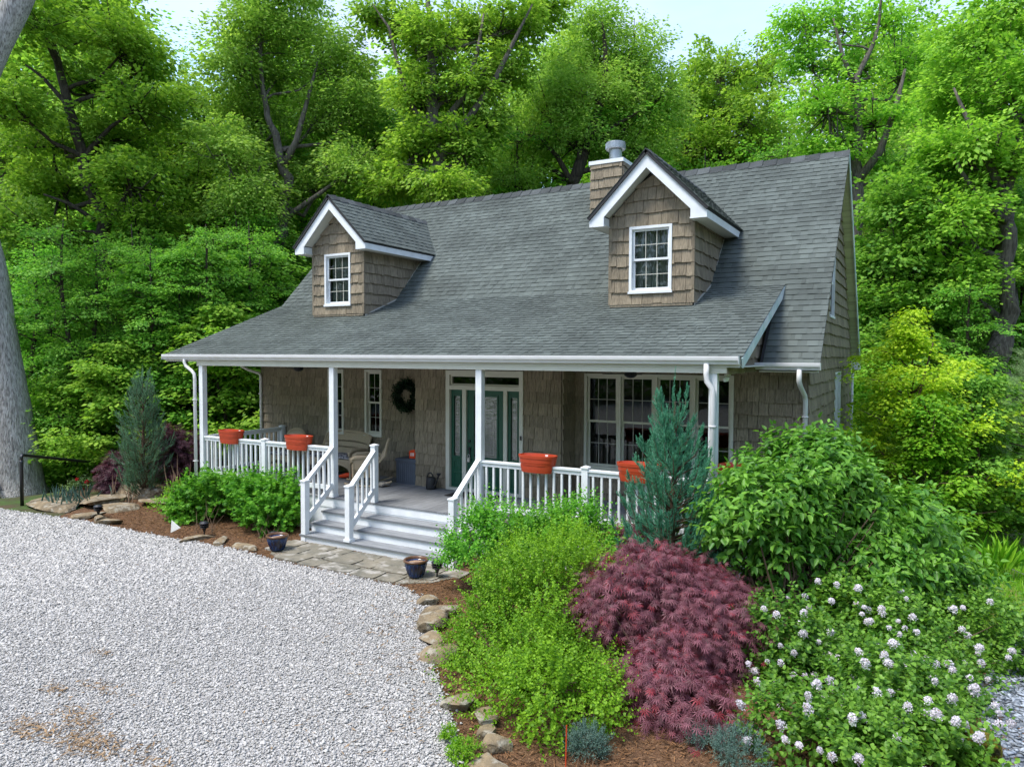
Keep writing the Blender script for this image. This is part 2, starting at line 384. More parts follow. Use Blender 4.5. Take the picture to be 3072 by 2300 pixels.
def window(parent, O, U, N, units, h, cols, rows, frame_mat='cream', trim=.055, curtain=False, part='window', proud=.045):
    """double-hung units side by side; O = lower left outer corner. One part, with panes (and curtain) as sub-parts"""
    O, U, N = (np.array(q, float) for q in (O, U, N)); Z = np.array((0, 0, 1.))
    fr, gl, mu, cu = MB(), MB(), MB(), MB(); W = sum(units)
    P0 = lambda u, z, n: O+U*u+Z*z+N*n
    border(fr, P0, 0, W, 0, h, trim, -.10, proud, trim*1.15)
    bxo(fr, P0, -.015, W+.015, -.012, .03, .02, proud+.017)
    u = 0
    for i, uw in enumerate(units):
        a, b = u+(trim if i == 0 else trim*.7), u+uw-(trim if i == len(units)-1 else trim*.7)
        if i: bxo(fr, P0, u-trim*.7, u+trim*.7, trim*1.15, h-trim, -.10, proud-.007)
        z0, z1 = trim*1.15, h-trim; zm = (z0+z1)/2
        for (c_, d, n) in ((zm-.018, z1, -.012), (z0, zm+.018, -.045)):
            s_ = .04
            border(fr, P0, a, b, c_, d, s_, n-.025, n, s_)
            Pq = lambda uu, zz, nn, a=a, c_=c_: P0(a+.04+uu, c_+.04+zz, nn)
            ww, hh = b-a-.08, d-c_-.08
            gl.quad(Pq(0, 0, n-.014), Pq(ww, 0, n-.014), Pq(ww, hh, n-.014), Pq(0, hh, n-.014))
            muntins(mu, Pq, ww, hh, cols, rows, n-.012, n-.005)
        u += uw
    o = fr.build(part, frame_mat, parent)
    if curtain:
        nn = 40; a, b = .06, W-.06
        for side in (0, 1):
            ua = a if side == 0 else W/2-.03; ub = W/2+.03 if side == 0 else b
            rows_ = [[P0(ua+(ub-ua)*i/nn, z, -.17-.018*math.sin(i*1.15+side)-.01*math.sin(i*.37)-.004*side) for i in range(nn+1)] for z in (.02, h*.5, h-.02)]
            cu.ring(rows_, False, False)
    return o, gl, mu, cu
# ------------------------------------------------------------------ the house
XWL, XWR, YF, YB, GZ = -8.14, 4.85, 2.43, 10.36, -.67
RX0, RX1, YR, ZR, SL = -8.45, 5.06, 6.39, 7.05, 1.009
zroof = lambda y: ZR-SL*abs(y-YR)
house = thing('cottage', 'shingled brown cottage with grey roof, two dormers and a white railed front porch', 'house')
EX, EY, EZ = V3(1, 0, 0), V3(0, 1, 0), V3(0, 0, 1)
DX0, DX1, BY = -2.01, -.20, 1.88            # door unit, front of the entrance bay
BX0, BX1 = -2.81, .615

# walls: front (recessed either side of the entrance bay)
nw = [(-5.83, -5.33), (-4.68, -4.18)]; qx0, qx1 = .84, 3.66
sh, bk = MB(), MB()
hl = [(a-XWL, b-XWL, .90, 2.42) for a, b in nw]
shakes(sh, (XWL, YF, 0), EX, -EY, 0, BX0-XWL+.1, GZ+.35, 2.62, holes=hl, seed=11)
panels(bk, (XWL, YF, 0), EX, -EY, 0, BX0-XWL+.1, GZ, 2.62, hl)
hr = [(qx0-BX1, qx1-BX1, .585, 2.42)]
shakes(sh, (BX1, YF, 0), EX, -EY, 0, XWR-BX1, GZ+.35, 2.62, holes=hr, seed=12)
panels(bk, (BX1, YF, 0), EX, -EY, -.1, XWR-BX1, GZ, 2.62, hr)
hd = [(DX0-BX0, DX1-BX0, 0, 2.45)]
shakes(sh, (BX0, BY, 0), EX, -EY, 0, BX1-BX0, 0, 2.62, holes=hd, seed=13)
panels(bk, (BX0, BY, 0), EX, -EY, 0, BX1-BX0, 0, 2.62, hd)
shakes(sh, (BX1, BY, 0), EY, EX, 0, YF-BY, 0, 2.62, seed=14); panels(bk, (BX1, BY, 0), EY, EX, 0, YF-BY, 0, 2.62)
shakes(sh, (BX0, YF, 0), -EY, -EX, 0, YF-BY, 0, 2.62, seed=15); panels(bk, (BX0, YF, 0), -EY, -EX, 0, YF-BY, 0, 2.62)
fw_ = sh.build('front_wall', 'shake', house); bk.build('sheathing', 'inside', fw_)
# right gable wall
sh, bk = MB(), MB(); gtop = lambda u: zroof(YF+u)-.28
gh = [(6.48-YF, 7.78-YF, .72, 2.42), (5.22-YF, 6.05-YF, 3.55, 4.98)]
shakes(sh, (XWR, YF, 0), EY, EX, 0, YB-YF, GZ+.2, 6.9, top=gtop, holes=gh, seed=21)
panels(bk, (XWR, YF, 0), EY, EX, 0, YB-YF, GZ-1.2, 2.5, [gh[0]])
bk.prism([(0, 2.5), (YB-YF, 2.5), (YR-YF+.0, 6.75)], (XWR-.13, YF, 0), EY, EZ, EX, .10)
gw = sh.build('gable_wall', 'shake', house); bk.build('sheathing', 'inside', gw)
# left gable and rear wall
bk = MB(); bk.prism([(0, GZ-1.2), (YB-YF, GZ-1.2), (YB-YF, 2.5), (YR-YF, 6.75), (0, 2.5)], (XWL, YF, 0), EY, EZ, EX, .10)
sh = MB(); shakes(sh, (XWL, YB, 0), -EY, -EX, 0, YB-YF, GZ-.4, 6.9, top=lambda u: zroof(YB-u)-.28, seed=22)
shakes(sh, (XWR, YB, 0), -EX, EY, 0, XWR-XWL, GZ-.4, 2.6, seed=23)
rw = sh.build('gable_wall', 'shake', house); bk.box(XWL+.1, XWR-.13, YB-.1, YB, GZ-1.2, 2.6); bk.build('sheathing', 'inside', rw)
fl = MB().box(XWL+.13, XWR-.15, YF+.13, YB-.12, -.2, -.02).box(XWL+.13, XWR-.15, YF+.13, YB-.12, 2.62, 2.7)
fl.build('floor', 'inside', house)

# main roof: L-shaped front slope (the right end runs on down past the porch roof), plain back slope
sb = MB(); cs, sn = 1/math.hypot(1, SL), SL/math.hypot(1, SL)
Vf = V3(0, cs, sn); Lf = (YR-2.0)/cs; PRX1 = 4.30; vcut = (3.25-2.0)/cs
Of = V3(0, 2.0, zroof(2.0)); Nf = V3(0, -sn, cs)
sb.prism([(RX0, vcut), (PRX1-.15, vcut), (PRX1-.15, 0), (RX1, 0), (RX1, Lf), (RX0, Lf)], Of-Nf*.01, EX, Vf, -Nf, .12)
Vb = V3(0, -cs, sn); Ob = V3(0, 2*YR-2.0, zroof(2.0)); Nb = V3(0, sn, cs)
sb.prism([(RX0, 0), (RX1, 0), (RX1, Lf), (RX0, Lf)], Ob-Nb*.01, EX, Vb, -Nb, .12)
rf = sb.build('main_roof', 'backing', house)
st = MB(); shingles(st, Of, EX, Vf, lambda v: [(RX0-.01, RX1+.02)] if v > vcut else [(PRX1-.1, RX1+.02)], Lf, seed=5)
shingles(st, Ob, EX, Vb, lambda v: [(RX0-.01, RX1+.02)], Lf, seed=6)
st.build('shingles', 'shingle', rf)
def ridge_caps(p, q, sl, seed=1, mbx=None, wdt=.16):
    mb = mbx or MB(); rg = random.Random(seed); p, q = np.array(p, float), np.array(q, float); L = np.linalg.norm(q-p); d = (q-p)/L
    sd_ = np.cross(d, (0, 0, 1.)); sd_ /= np.linalg.norm(sd_); t = 0
    while t < L:
        e = min(t+.33, L); j = rg.uniform(-.006, .008)
        for s_ in (-1, 1):
            dn = sd_*s_*wdt-V3(0, 0, 1)*sl*wdt
            a0, b0 = p+d*t+V3(0, 0, .038+j), p+d*e+V3(0, 0, .016)
            mb.add([a0, b0, b0+dn, a0+dn, a0-(0, 0, .025), b0-(0, 0, .02), b0+dn-(0, 0, .02), a0+dn-(0, 0, .025)],
                   [(0, 1, 2, 3), (0, 3, 7, 4), (3, 2, 6, 7), (1, 5, 6, 2)])
        t += .29
    return mb
ridge_caps((RX1+.02, YR, ZR), (RX0, YR, ZR), SL, 4).build('ridge_cap', 'ridge', rf)
# rake boards and gable soffits
for x0, x1, nm in ((XWR, RX1, 1), (RX0, XWL, 0)):
    so_ = MB(); rk = MB()
    for (O_, V_, N_) in ((Of, Vf, Nf), (Ob, Vb, Nb)):
        v0 = .0 if (nm == 1 or O_ is Ob) else vcut
        if nm == 1 and O_ is Of:
            so_.prism([(x0, v0), (x1-.03, v0), (x1-.03, Lf-.1), (x0, Lf-.1)], O_-N_*.135, EX, V_, -N_, .02); continue
        so_.prism([(x0, v0), (x1-.005, v0), (x1-.005, Lf-.1), (x0, Lf-.1)], O_-N_*.135, EX, V_, -N_, .02)
        xe = RX1-.004 if nm else RX0-.018
        rk.prism([(0, v0-.02), (Lf, v0-.02), (Lf, v0)][:0] or [(v0-.02, -.21), (Lf-.0, -.21), (Lf+.0, -.012), (v0-.02, -.012)], O_+EX*xe, V_, N_, EX, .022)
    so_.build('soffit', 'soffit2', rf); rk.build('rake_board', 'rake', rf)
# boxed return at the foot of the rear rake
MB().box(XWR, RX1+.02, YB+.02, 2*YR-1.98, zroof(2.0)-.20, zroof(2.0)-.02).build('eave_return', 'white', rf)

def gutter(x0, x1, y, z, parent, name='gutter'):
    prof = [(0, 0), (.072, 0), (.082, .028), (.112, .058), (.118, .092), (.118, .116), (.106, .116), (.106, .082), (.012, .082), (.012, .116), (0, .116)]
    mb = MB().prism([(-a, b) for a, b in prof], (x0, y, z), EY, EZ, EX, x1-x0)
    mb.box(x0-.004, x0, y-.117, y-.001, z+.002, z+.114).box(x1, x1+.004, y-.117, y-.001, z+.002, z+.114)
    return mb.build(name, 'gutter', parent)
gutter(PRX1-.2, RX1+.03, 1.995, 2.54, house); gutter(RX0, PRX1-.03, -.012, 2.643, house)
gutter(RX0, RX1, 2*YR-1.995+.118, 2.54, house)
MB().box(PRX1-.15, RX1, 2.0, 2.03, 2.50, zroof(2.0)-.10).box(PRX1-.15, RX1-.05, 2.03, YF, 2.50, 2.52).build('eave_soffit', 'soffit', house)

# porch roof
PS = .3762; pc, ps_ = 1/math.hypot(1, PS), PS/math.hypot(1, PS)
Op = V3(0, -.035, 2.752); Vp = V3(0, pc, ps_); Np = V3(0, -ps_, pc); Lp = (3.53+.035)/pc
pr = MB().prism([(RX0, 0), (PRX1, 0), (PRX1, Lp), (RX0, Lp)], Op-Np*.01, EX, Vp, -Np, .09).build('porch_roof', 'backing', house)
st = MB(); shingles(st, Op, EX, Vp, lambda v: [(RX0-.01, PRX1+.02)], Lp+.05, exp=.138, seed=8); st.build('shingles', 'shingle', pr)
for xe in (PRX1-.004, RX0-.018):
    rk = MB(); rk.prism([(-.02, -.16), (Lp-.08, -.16), (Lp+.02, -.012), (-.02, -.012)], Op+EX*xe, Vp, Np, EX, .022); rk.build('rake_board', 'rake', pr)
sh = MB(); shakes(sh, (4.07, 0.0, 0), EY, EX, 0, 3.2, 2.50, 3.9, top=lambda u: 2.752+PS*u-.10, seed=31)
sh.prism([(0, 2.5), (3.2, 2.5), (3.2, 2.752+PS*3.2-.1), (0, 2.66)], (4.03, 0, 0), EY, EZ, EX, .035)
ck = sh.build('porch_cheek_wall', 'shake', house)
MB().prism([(0, 2.5), (3.2, 2.5), (3.2, 3.85), (0, 2.66)], (-7.40, 0, 0), EY, EZ, EX, .03).build('porch_cheek_wall', 'beam', house)
MB().box(RX0+.03, PRX1-.03, -.03, YF-.03, 2.60, 2.615).build('porch_ceiling', 'soffit', house)
MB().box(-7.36, 4.09, -.014, .13, 2.516, 2.60).box(RX0+.02, PRX1-.02, -.03, -.016, 2.62, 2.74).box(-7.36, 4.09, -.012, .12, 2.60, 2.66).build('porch_beam', 'beam', house)
MB().box(3.96, 4.085, .13, YF-.03, 2.505, 2.60).build('side_beam', 'beam', house)
MB().box(-7.355, -7.23, .13, YF-.03, 2.505, 2.60).build('side_beam', 'beam', house)
PW = .115
for xr_ in (-7.216, -3.361, 0.0, 3.955):
    mb = MB().box(xr_-PW, xr_, 0, PW, -.0, 2.516)
    mb.box(xr_-PW-.008, xr_+.008, -.008, PW+.008, 0, .05)
    mb.build('porch_post', 'white', house)

# porch floor, skirting
mb = MB(); x = -7.40
while x < 4.12:
    mb.box(x, min(x+.139, 4.16), -.03, YF, -.028, 0); x += .1445
mb.build('porch_deck', 'deck', house)
MB().box(-7.38, 4.14, -.012, .02, -.20, -.03).box(-7.37, 4.13, .0, .015, GZ-.3, -.202).box(4.11, 4.13, .02, YF, GZ-.3, -.03).box(-7.38, -7.36, .02, YF, GZ-.3, -.03).build('porch_skirting', 'white', house)

# stairs
ST = [(-.30, -.205), (-.58, -.375), (-.86, -.535)]; SX0, SX1 = -3.40, -.125
stp = MB()
zprev = -.0
for k, (yn, zt) in enumerate(ST):
    stp.box(SX0+.02, SX1-.0, yn+.025, yn+.045, (ST[k+1][1] if k < 2 else GZ-.1), zt-.036)
stp.box(SX0+.0, SX0+.018, -.83, -.03, GZ-.1, -.54).box(SX0, SX0+.018, -.555, -.03, -.539, -.376).box(SX0, SX0+.018, -.275, -.03, -.375, -.21)
stp.box(SX0+.02, SX1, -.02, -.013, -.17, -.03)
stair = stp.build('porch_stairs', 'white', house)
for k, (yn, zt) in enumerate(ST):
    yb_ = -.014 if k == 0 else ST[k-1][0]+.024
    tr_ = MB().box(SX0-.01, SX1+.01, yn+.006, (yn+yb_)/2-.003, zt-.034, zt).box(SX0-.01, SX1+.01, (yn+yb_)/2+.003, yb_, zt-.034, zt).build('tread', 'tread', stair)
    MB().box(SX0-.012, SX1+.012, yn, yn+.005, zt-.035, zt-.002).build('nosing', 'nosing', stair)

# railings: each section a part with its rails, posts and balusters
def newel(x, y, z0, z1, parent, base=False):
    mb = MB().box(x-.052, x+.052, y-.052, y+.052, z0, z1-.035)
    mb.box(x-.064, x+.064, y-.064, y+.064, z1-.035, z1-.012)
    mb.add([(x-.064, y-.064, z1-.012), (x+.064, y-.064, z1-.012), (x+.064, y+.064, z1-.012), (x-.064, y+.064, z1-.012), (x, y, z1+.012)], [(0, 1, 4), (1, 2, 4), (2, 3, 4), (3, 0, 4)])
    if base: mb.box(x-.072, x+.072, y-.072, y+.072, z0+.001, z0+.05)
    return mb.build('newel_post', 'white', parent)
BAL = {}
def railing(p, q, n, parent_label=None, slope=False):
    """p, q: ends of the rail's top line"""
    p, q = V3(*p), V3(*q); d = q-p
    top = MB().beam(p-(0, 0, .018), q-(0, 0, .018), .088, .034).beam(p-(0, 0, .068), q-(0, 0, .068), .045, .06)
    rl = top.build('railing', 'white', house)
    bz = .80 if not slope else .74
    MB().beam(p-(0, 0, bz), q-(0, 0, bz), .045, .085 if not slope else .10).build('bottom_rail', 'white', rl)
    h0, h1 = .098, bz-.04
    for i in range(n):
        c_ = p+d*((i+.55)/(n+.1))
        key = round(h1, 3)
        if key not in BAL:
            b = MB().box(-.017, .017, -.017, .017, -h1, -h0+.03).build('baluster', 'white', rl); BAL[key] = b
        else:
            b = BAL[key].copy(); COL.objects.link(b); b.parent = rl
        b.location = tuple(c_)
    return rl
RZ = .97; YC = PW/2
r1 = railing((-7.216, YC, RZ), (-5.39, YC, RZ), 13); newel(-5.335, YC, 0, RZ+.05, r1)
railing((-5.28, YC, RZ), (-3.476, YC, RZ), 13)
r2 = railing((0, YC, RZ), (1.86, YC, RZ), 13); newel(1.912, YC, 0, RZ+.05, r2)
railing((1.965, YC, RZ), (3.84, YC, RZ), 13)
r3 = railing((-7.275, .115, RZ), (-7.275, 2.26, RZ), 15); newel(-7.275, 2.31, 0, RZ+.04, r3)
r4 = railing((4.02, .115, RZ), (4.02, 2.26, RZ), 15); newel(4.02, 2.31, 0, RZ+.04, r4)
# stair rails
r5 = railing((-3.345, -.765, .435), (-3.40, .0, .985), 5, slope=True); newel(-3.317, -.80, GZ-.05, .47, r5)
r6 = railing((-2.25, -.765, .435), (-2.36, .0, .985), 5, slope=True); newel(-2.246, -.80, ST[2][1], .47, r6, True); newel(-2.395, .055, 0, RZ+.12, r6)
r7 = railing((-.045, -.765, .435), (-.058, .0, .985), 5, slope=True); newel(-.035, -.80, GZ-.05, .47, r7)

# windows
def put_window(parent, O, U, N, units, h, cols, rows, fm='cream', curtain=False, part='window', proud=.045, trim=.055):
    o, gl, mu, cu = window(parent, O, U, N, units, h, cols, rows, fm, trim, curtain, part, proud)
    q = parent if part == 'window_frame' else o
    gl.build('pane', 'glass', q); mu.build('muntins', 'muntin' if fm == 'cream' else 'white', q)
    if curtain: cu.build('curtain', 'curtain', q, smooth=True)
    return o
for a, b in nw: put_window(house, (a, YF, .90), EX, -EY, [b-a], 1.52, 2, 2)
put_window(house, (qx0, YF, .585), EX, -EY, [.705]*4, 1.835, 3, 2)
put_window(house, (XWR, 6.48, .72), EY, EX, [.65]*2, 1.70, 1, 1, 'white', proud=.028, trim=.04)
put_window(house, (XWR, 5.22, 3.55), EY, EX, [.83], 1.43, 1, 1, 'white', proud=.028, trim=.04)

# entrance: transom, door, two sidelights
P = lambda u, z, n: V3(DX0+u, BY-n, z)
mb = MB(); DW = DX1-DX0
bxo(mb, P, 0, .09, 0, 2.45, -.1, .055); bxo(mb, P, DW-.08, DW, 0, 2.45, -.1, .055)
bxo(mb, P, .09, DW-.08, 2.36, 2.45, -.1, .055); bxo(mb, P, .09, DW-.08, 2.06, 2.145, -.1, .05)
bxo(mb, P, .39, .48, .05, 2.06, -.1, .03); bxo(mb, P, 1.36, 1.44, .05, 2.06, -.1, .03); bxo(mb, P, .09, DW-.08, 0, .05, -.1, .06)
bxo(mb, P, .87, .90, 2.145, 2.36, -.08, .02)
border(mb, P, .09, DW-.08, 2.145, 2.36, .035, -.06, .0)
ent = mb.build('door_frame', 'cream', house)
gm = MB(); gm.quad(P(.12, 2.17, -.03), P(DW-.11, 2.17, -.03), P(DW-.11, 2.33, -.03), P(.12, 2.33, -.03)); gm.build('transom_pane', 'glass', ent)
def leaf(u0, u1, gu0, gu1, name, gz0=.70, gz1=1.93):
    mb = MB(); bxo(mb, P, u0, gu0, .05, 2.06, -.07, -.02); bxo(mb, P, gu1, u1, .05, 2.06, -.07, -.02)
    bxo(mb, P, gu0, gu1, .05, gz0, -.07, -.02); bxo(mb, P, gu0, gu1, gz1, 2.06, -.07, -.02)
    border(mb, P, gu0-.03, gu1+.03, gz0-.03, gz1+.03, .03, -.02, -.004)
    border(mb, P, gu0-.01, gu1+.01, .40, gz0-.09, .022, -.02, -.008); border(mb, P, gu0-.01, gu1+.01, .12, .36, .022, -.02, -.008)
    o = mb.build(name, 'green', house)
    MB().quad(P(gu0, gz0, -.035), P(gu1, gz0, -.035), P(gu1, gz1, -.035), P(gu0, gz1, -.035)).build('glass_panel', 'doorglass', o)
    MB().box(DX0+gu0-.03, DX0+gu1+.03, BY+.16, BY+.17, gz0-.05, gz1+.05).build('inner_blind', 'curtain', o)
    lead = MB(); w_ = gu1-gu0
    Pl = lambda u, z, n: P(gu0+u, gz0+z, n)
    border(lead, Pl, w_*.14, w_*.86, .07, gz1-gz0-.07, .008, -.034, -.030)
    lead.build('leading', 'muntin', o)
    return o
leaf(.09, .39, .165, .315, 'sidelight'); dr = leaf(.483, 1.357, .65, 1.19, 'front_door'); leaf(1.44, DW-.08, 1.51, 1.66, 'sidelight')
hb = MB(); hb.lathe([(.0, 0), (.03, 0), (.03, .02), (0, .02)], (0, 0, 0), 12)
hd_ = MB()
for zc, r_ in ((1.02, .026), (.86, .03)):
    hd_.tube([P(.545, zc, -.02), P(.545, zc, .01)], r_, 12)
hd_.tube([P(.545, .86, .01), P(.545, .86, .05), P(.60, .855, .055)], .010, 8); bxo(hd_, P, .525, .565, .70, .90, -.02, -.005)
hd_.build('handle', 'metalblk', dr)
MB().box(DX1-.052, DX1-.022, BY-.078, BY-.056, 1.12, 1.20).build('doorbell', 'metalblk', ent)
# lit porch ceiling fan bodies and twin flood lamp under the beam
for fx, fy in ((-5.6, 1.25), (2.2, 1.25)):
    mb = MB().lathe([(.0, 2.60), (.07, 2.60), (.07, 2.56), (.02, 2.55), (.02, 2.50), (.10, 2.49), (.11, 2.43), (.06, 2.39), (.0, 2.38)], (fx, fy, 0), 16)
    for k in range(5):
        a = k*1.2566+.3; d = V3(math.cos(a), math.sin(a), 0)
        mb.beam(V3(fx, fy, 2.455)+d*.10, V3(fx, fy, 2.455)+d*.52, .11, .008)
    mb.build('ceiling_fan', 'metalblk', house)
mb = MB().box(3.99, 4.05, .28, .42, 2.47, 2.505)
for a in (-.05, .07):
    mb.tube([(4.02, .30+a, 2.47), (4.02, .27+a, 2.45)], .014, 8); mb.lathe([(.0, 0), (.02, .0), (.036, .05), (.034, .055), (0, .05)], (4.02, .25+a, 2.39), 14)
mb.build('flood_lamp', 'lens', house, smooth=False)

# downspouts
def downspout(pts, name='downspout', w=.036):
    mb = MB(); mb.tube(pts, [w]*len(pts), 8)
    for z in (1.75, .4): 
        q = pts[-1]; mb.box(q[0]-w-.006, q[0]+w+.006, q[1]-w-.006, q[1]+w+.006, z, z+.02)
    return mb.build(name, 'gutter', house, smooth=True)
downspout([(-7.72, -.07, 2.66), (-7.72, -.07, 2.58), (-7.68, -.065, 2.50), (-7.50, -.055, 2.40), (-7.42, -.052, 2.33), (-7.405, -.05, 2.22), (-7.405, -.05, GZ)])
downspout([(3.82, -.07, 2.65), (3.82, -.07, 2.50), (3.83, -.07, 2.40), (3.90, -.06, 2.30), (3.915, -.055, 2.18), (3.915, -.055, GZ)], w=.042)
downspout([(4.78, 1.93, 2.55), (4.78, 1.93, 2.36), (4.79, 2.0, 2.28), (4.82, 2.30, 2.12), (4.825, 2.36, 2.02), (4.825, 2.365, GZ)], w=.040)
downspout([(-8.30, 1.93, 2.54), (-8.30, 1.95, 2.46), (-8.26, 2.1, 2.38), (-8.12, 2.34, 2.28), (-8.10, 2.37, 2.2), (-8.10, 2.37, GZ)])
downspout([(4.93, 10.6, 2.52), (4.93, 10.6, 2.40), (4.92, 10.5, 2.30), (4.91, 10.42, 2.2), (4.91, 10.41, GZ-.8)])

# dormers
def dormer(cx, seed):
    YD, ZE, HW, ZA, WW = 2.03, 5.29, 1.085, 6.377, .777; YW = 2.33
    wx0, wz0, ww, wh = -.40, 3.905, .80, 1.21
    sh = MB(); tp = lambda u: ZA-.30-abs(u-WW)
    hole = [(WW+wx0, WW+wx0+ww, wz0, wz0+wh)]
    shakes(sh, (cx-WW, YW, 0), EX, -EY, 0, 2*WW, 3.70, 6.2, top=tp, holes=hole, exp=.235, seed=seed)
    shakes(sh, (cx+WW, YW, 0), EY, EX, 0, 2.4, 3.70, 5.25, exp=.235, seed=seed+1)
    shakes(sh, (cx-WW, YW+2.4, 0), -EY, -EX, 0, 2.4, 3.70, 5.25, exp=.235, seed=seed+2)
    sh.box(cx-WW-.0, cx+WW, YW-.03, YW-.004, 3.66, 3.70)
    for s_ in (-1, 1):     # corner boards of narrow shakes
        z = 3.70
        while z < 5.2: sh.box(cx+s_*WW-.03, cx+s_*WW+.03, YW-.032, YW+.03, z+.004, z+.232); z += .235
    d = sh.build('dormer', 'shake', house)
    bk = MB(); panels(bk, (cx-WW, YW, 0), EX, -EY, .01, 2*WW-.01, 3.3, 5.2, hole, .05)
    bk.prism([(.01, 5.2), (2*WW-.01, 5.2), (WW, ZA-.3)], (cx-WW, YW+.0, 0), EX, EZ, EY, .05)
    bk.box(cx-WW+.002, cx-WW+.05, YW+.05, YW+2.4, 3.2, 5.2).box(cx+WW-.05, cx+WW-.002, YW+.05, YW+2.4, 3.2, 5.2)
    bk.box(cx-WW+.05, cx+WW-.05, YW+.9, YW+.95, 3.5, 5.6); bk.build('sheathing', 'inside', d)
    # roof
    ov = .035; E_ = HW+ov; rs = MB(); stn = MB(); L2 = E_*math.sqrt(2); q = 1/math.sqrt(2)
    for s_ in (-1, 1):
        V_ = V3(-s_*q, 0, q); N_ = V3(s_*q, 0, q); O_ = V3(cx+s_*E_, 0, ZA+.03-E_)
        rs.prism([(1.995, 0), (5.9, 0), (5.9, L2), (1.995, L2)], O_-N_*.008, EY, V_, -N_, .05)
        shingles(stn, O_, EY, V_, lambda v: [(1.985, 5.9)], L2, seed=seed+5+s_)
    r_ = rs.build('dormer_roof', 'backing', d); stn.build('shingles', 'shingle', d)
    ridge_caps((cx, 5.75, ZA+.03), (cx, 1.985, ZA+.03), 1.0, seed, None, .13).build('ridge_cap', 'ridge', d)
    # front rake fascia with square boxed ends
    fa = MB(); zb = ZE-.165; zi = ZA-.285
    for s_ in (-1, 1):
        pts = [(0, ZA), (s_*HW, ZE), (s_*HW, zb), (s_*.80, zb), (s_*.80, zi-.80), (0, zi)]
        fa.prism(pts if s_ > 0 else pts[::-1], (cx, YD, 0), EX, EZ, EY, .03)
        fa.box(*sorted((cx+s_*(HW-.024), cx+s_*HW)), YD+.031, 4.75, zb, ZE-.015)
        fa.box(*sorted((cx+s_*.80, cx+s_*.824)), YD+.031, YW-.02, zb, zi-.80)
    fa.build('rake_fascia', 'white', d)
    so_ = MB()
    for s_ in (-1, 1):
        V_ = V3(-s_*q, 0, q); N_ = V3(s_*q, 0, q); O_ = V3(cx+s_*.80, 0, zi-.80+.02); LL = .80*math.sqrt(2)
        so_.prism([(YD+.031, 0), (YW+.02, 0), (YW+.02, LL), (YD+.031, LL)], O_, EY, V_, N_, .02)
        x0, x1 = sorted((cx+s_*(WW-.0), cx+s_*(HW-.026))); so_.box(x0, x1, YD+.032, 4.62, zb+.006, zb+.026)
    so_.build('dormer_soffit', 'soffit', d)
    o, gl, mu, cu = window(d, (cx+wx0, YW, wz0), EX, -EY, [ww], wh, 3, 2, 'white', .05, True, 'window_frame')
    gl.build('pane', 'glass', d); mu.build('muntins', 'cream', d); cu.build('curtain', 'curtain', d, smooth=True)
    # flashing strip up the right cheek
    fs = MB(); yb_ = 3.515
    pz = lambda y: 2.752+PS*(y+.035)+.03
    fs.beam((cx+WW+.03, YW, pz(YW)), (cx+WW+.03, yb_, pz(yb_)), .012, .03).beam((cx+WW+.03, yb_, pz(yb_)), (cx+WW+.03, 4.42, zroof(4.42)+.03), .012, .03)
    fs.build('flashing', 'muntin', d)
    return d
dormer(2.163, 41); dormer(-5.409, 61)

# chimney chase, through the front slope near the ridge
cx0, cx1, cy0, cy1 = -.27, .50, 5.2, 6.35
sh = MB()
for O_, U_, N_, L_ in (((cx0, cy0, 0), EX, -EY, cx1-cx0), ((cx1, cy0, 0), EY, EX, cy1-cy0), ((cx1, cy1, 0), -EX, EY, cx1-cx0), ((cx0, cy1, 0), -EY, -EX, cy1-cy0)):
    shakes(sh, O_, U_, N_, 0, L_, 5.70, 7.15, seed=int(L_*100), exp=.225)
sh.box(cx0+.005, cx1-.005, cy0+.005, cy1-.005, 5.5, 7.15)
ch = sh.build('chimney', 'shake', house)
MB().box(cx0-.045, cx1+.03, cy0-.045, cy1+.045, 7.15, 7.235).build('chimney_cap', 'white', ch)
mb = MB().lathe([(.150, 7.236), (.150, 7.50), (.152, 7.51)], (.16, 5.62, 0), 24, caps=False)
mb.lathe([(.152, 7.50), (.152, 7.555), (.222, 7.558), (.228, 7.565), (.228, 7.70), (.222, 7.705), (.222, 7.72), (.0, 7.74)], (.16, 5.62, 0), 30)
for k in range(44):
    a = 2*math.pi*k/44; mb.box(.16+.226*math.cos(a)-.006, .16+.226*math.cos(a)+.006, 5.62+.226*math.sin(a)-.006, 5.62+.226*math.sin(a)+.006, 7.57, 7.695)
mb.lathe([(.172, 7.236), (.172, 7.265), (.151, 7.28)], (.16, 5.62, 0), 24, caps=False)
mb.build('flue', 'galv', ch)
# ------------------------------------------------------------------ ground
def hgt(x, y):
    """lie of the land: level round the drive and the house front, falling away behind, left and right"""
    x = np.asarray(x, float); y = np.asarray(y, float)
    sm = lambda t: np.clip(t, 0, 1)**2*(3-2*np.clip(t, 0, 1))
    z = GZ - .02 - 1.5*sm((-x-11.5)/8)*sm((y+3)/3) - 1.1*sm((y-1.5)/9)*sm((-x-7)/3) - 1.0*sm((y-7)/8)
    z = z - 1.5*sm((x-6.0)/6)*sm((y-.5)/6)
    z = z + .05*np.sin(x*.9+1.3)*np.sin(y*.8)*sm((np.hypot(x+2, y+4)-9)/5)
    return z
gx = np.concatenate([np.linspace(-300, -40, 14)[:-1], np.linspace(-40, 30, 141), np.linspace(30, 300, 14)[1:]])
gy = np.concatenate([np.linspace(-300, -20, 12)[:-1], np.linspace(-20, 50, 141), np.linspace(50, 300, 14)[1:]])
X, Y = np.meshgrid(gx, gy); Z = hgt(X, Y); nx = len(gx)
idx = np.arange(X.size).reshape(X.shape)
F = np.stack([idx[:-1, :-1], idx[:-1, 1:], idx[1:, 1:], idx[1:, :-1]], -1).reshape(-1, 4)
M['forestfloor'] = two_tone('forest_floor', (.045, .055, .018), (.075, .055, .03), .8, .4, .6, .95, .6, c3=(.05, .09, .018), s3=2.2)
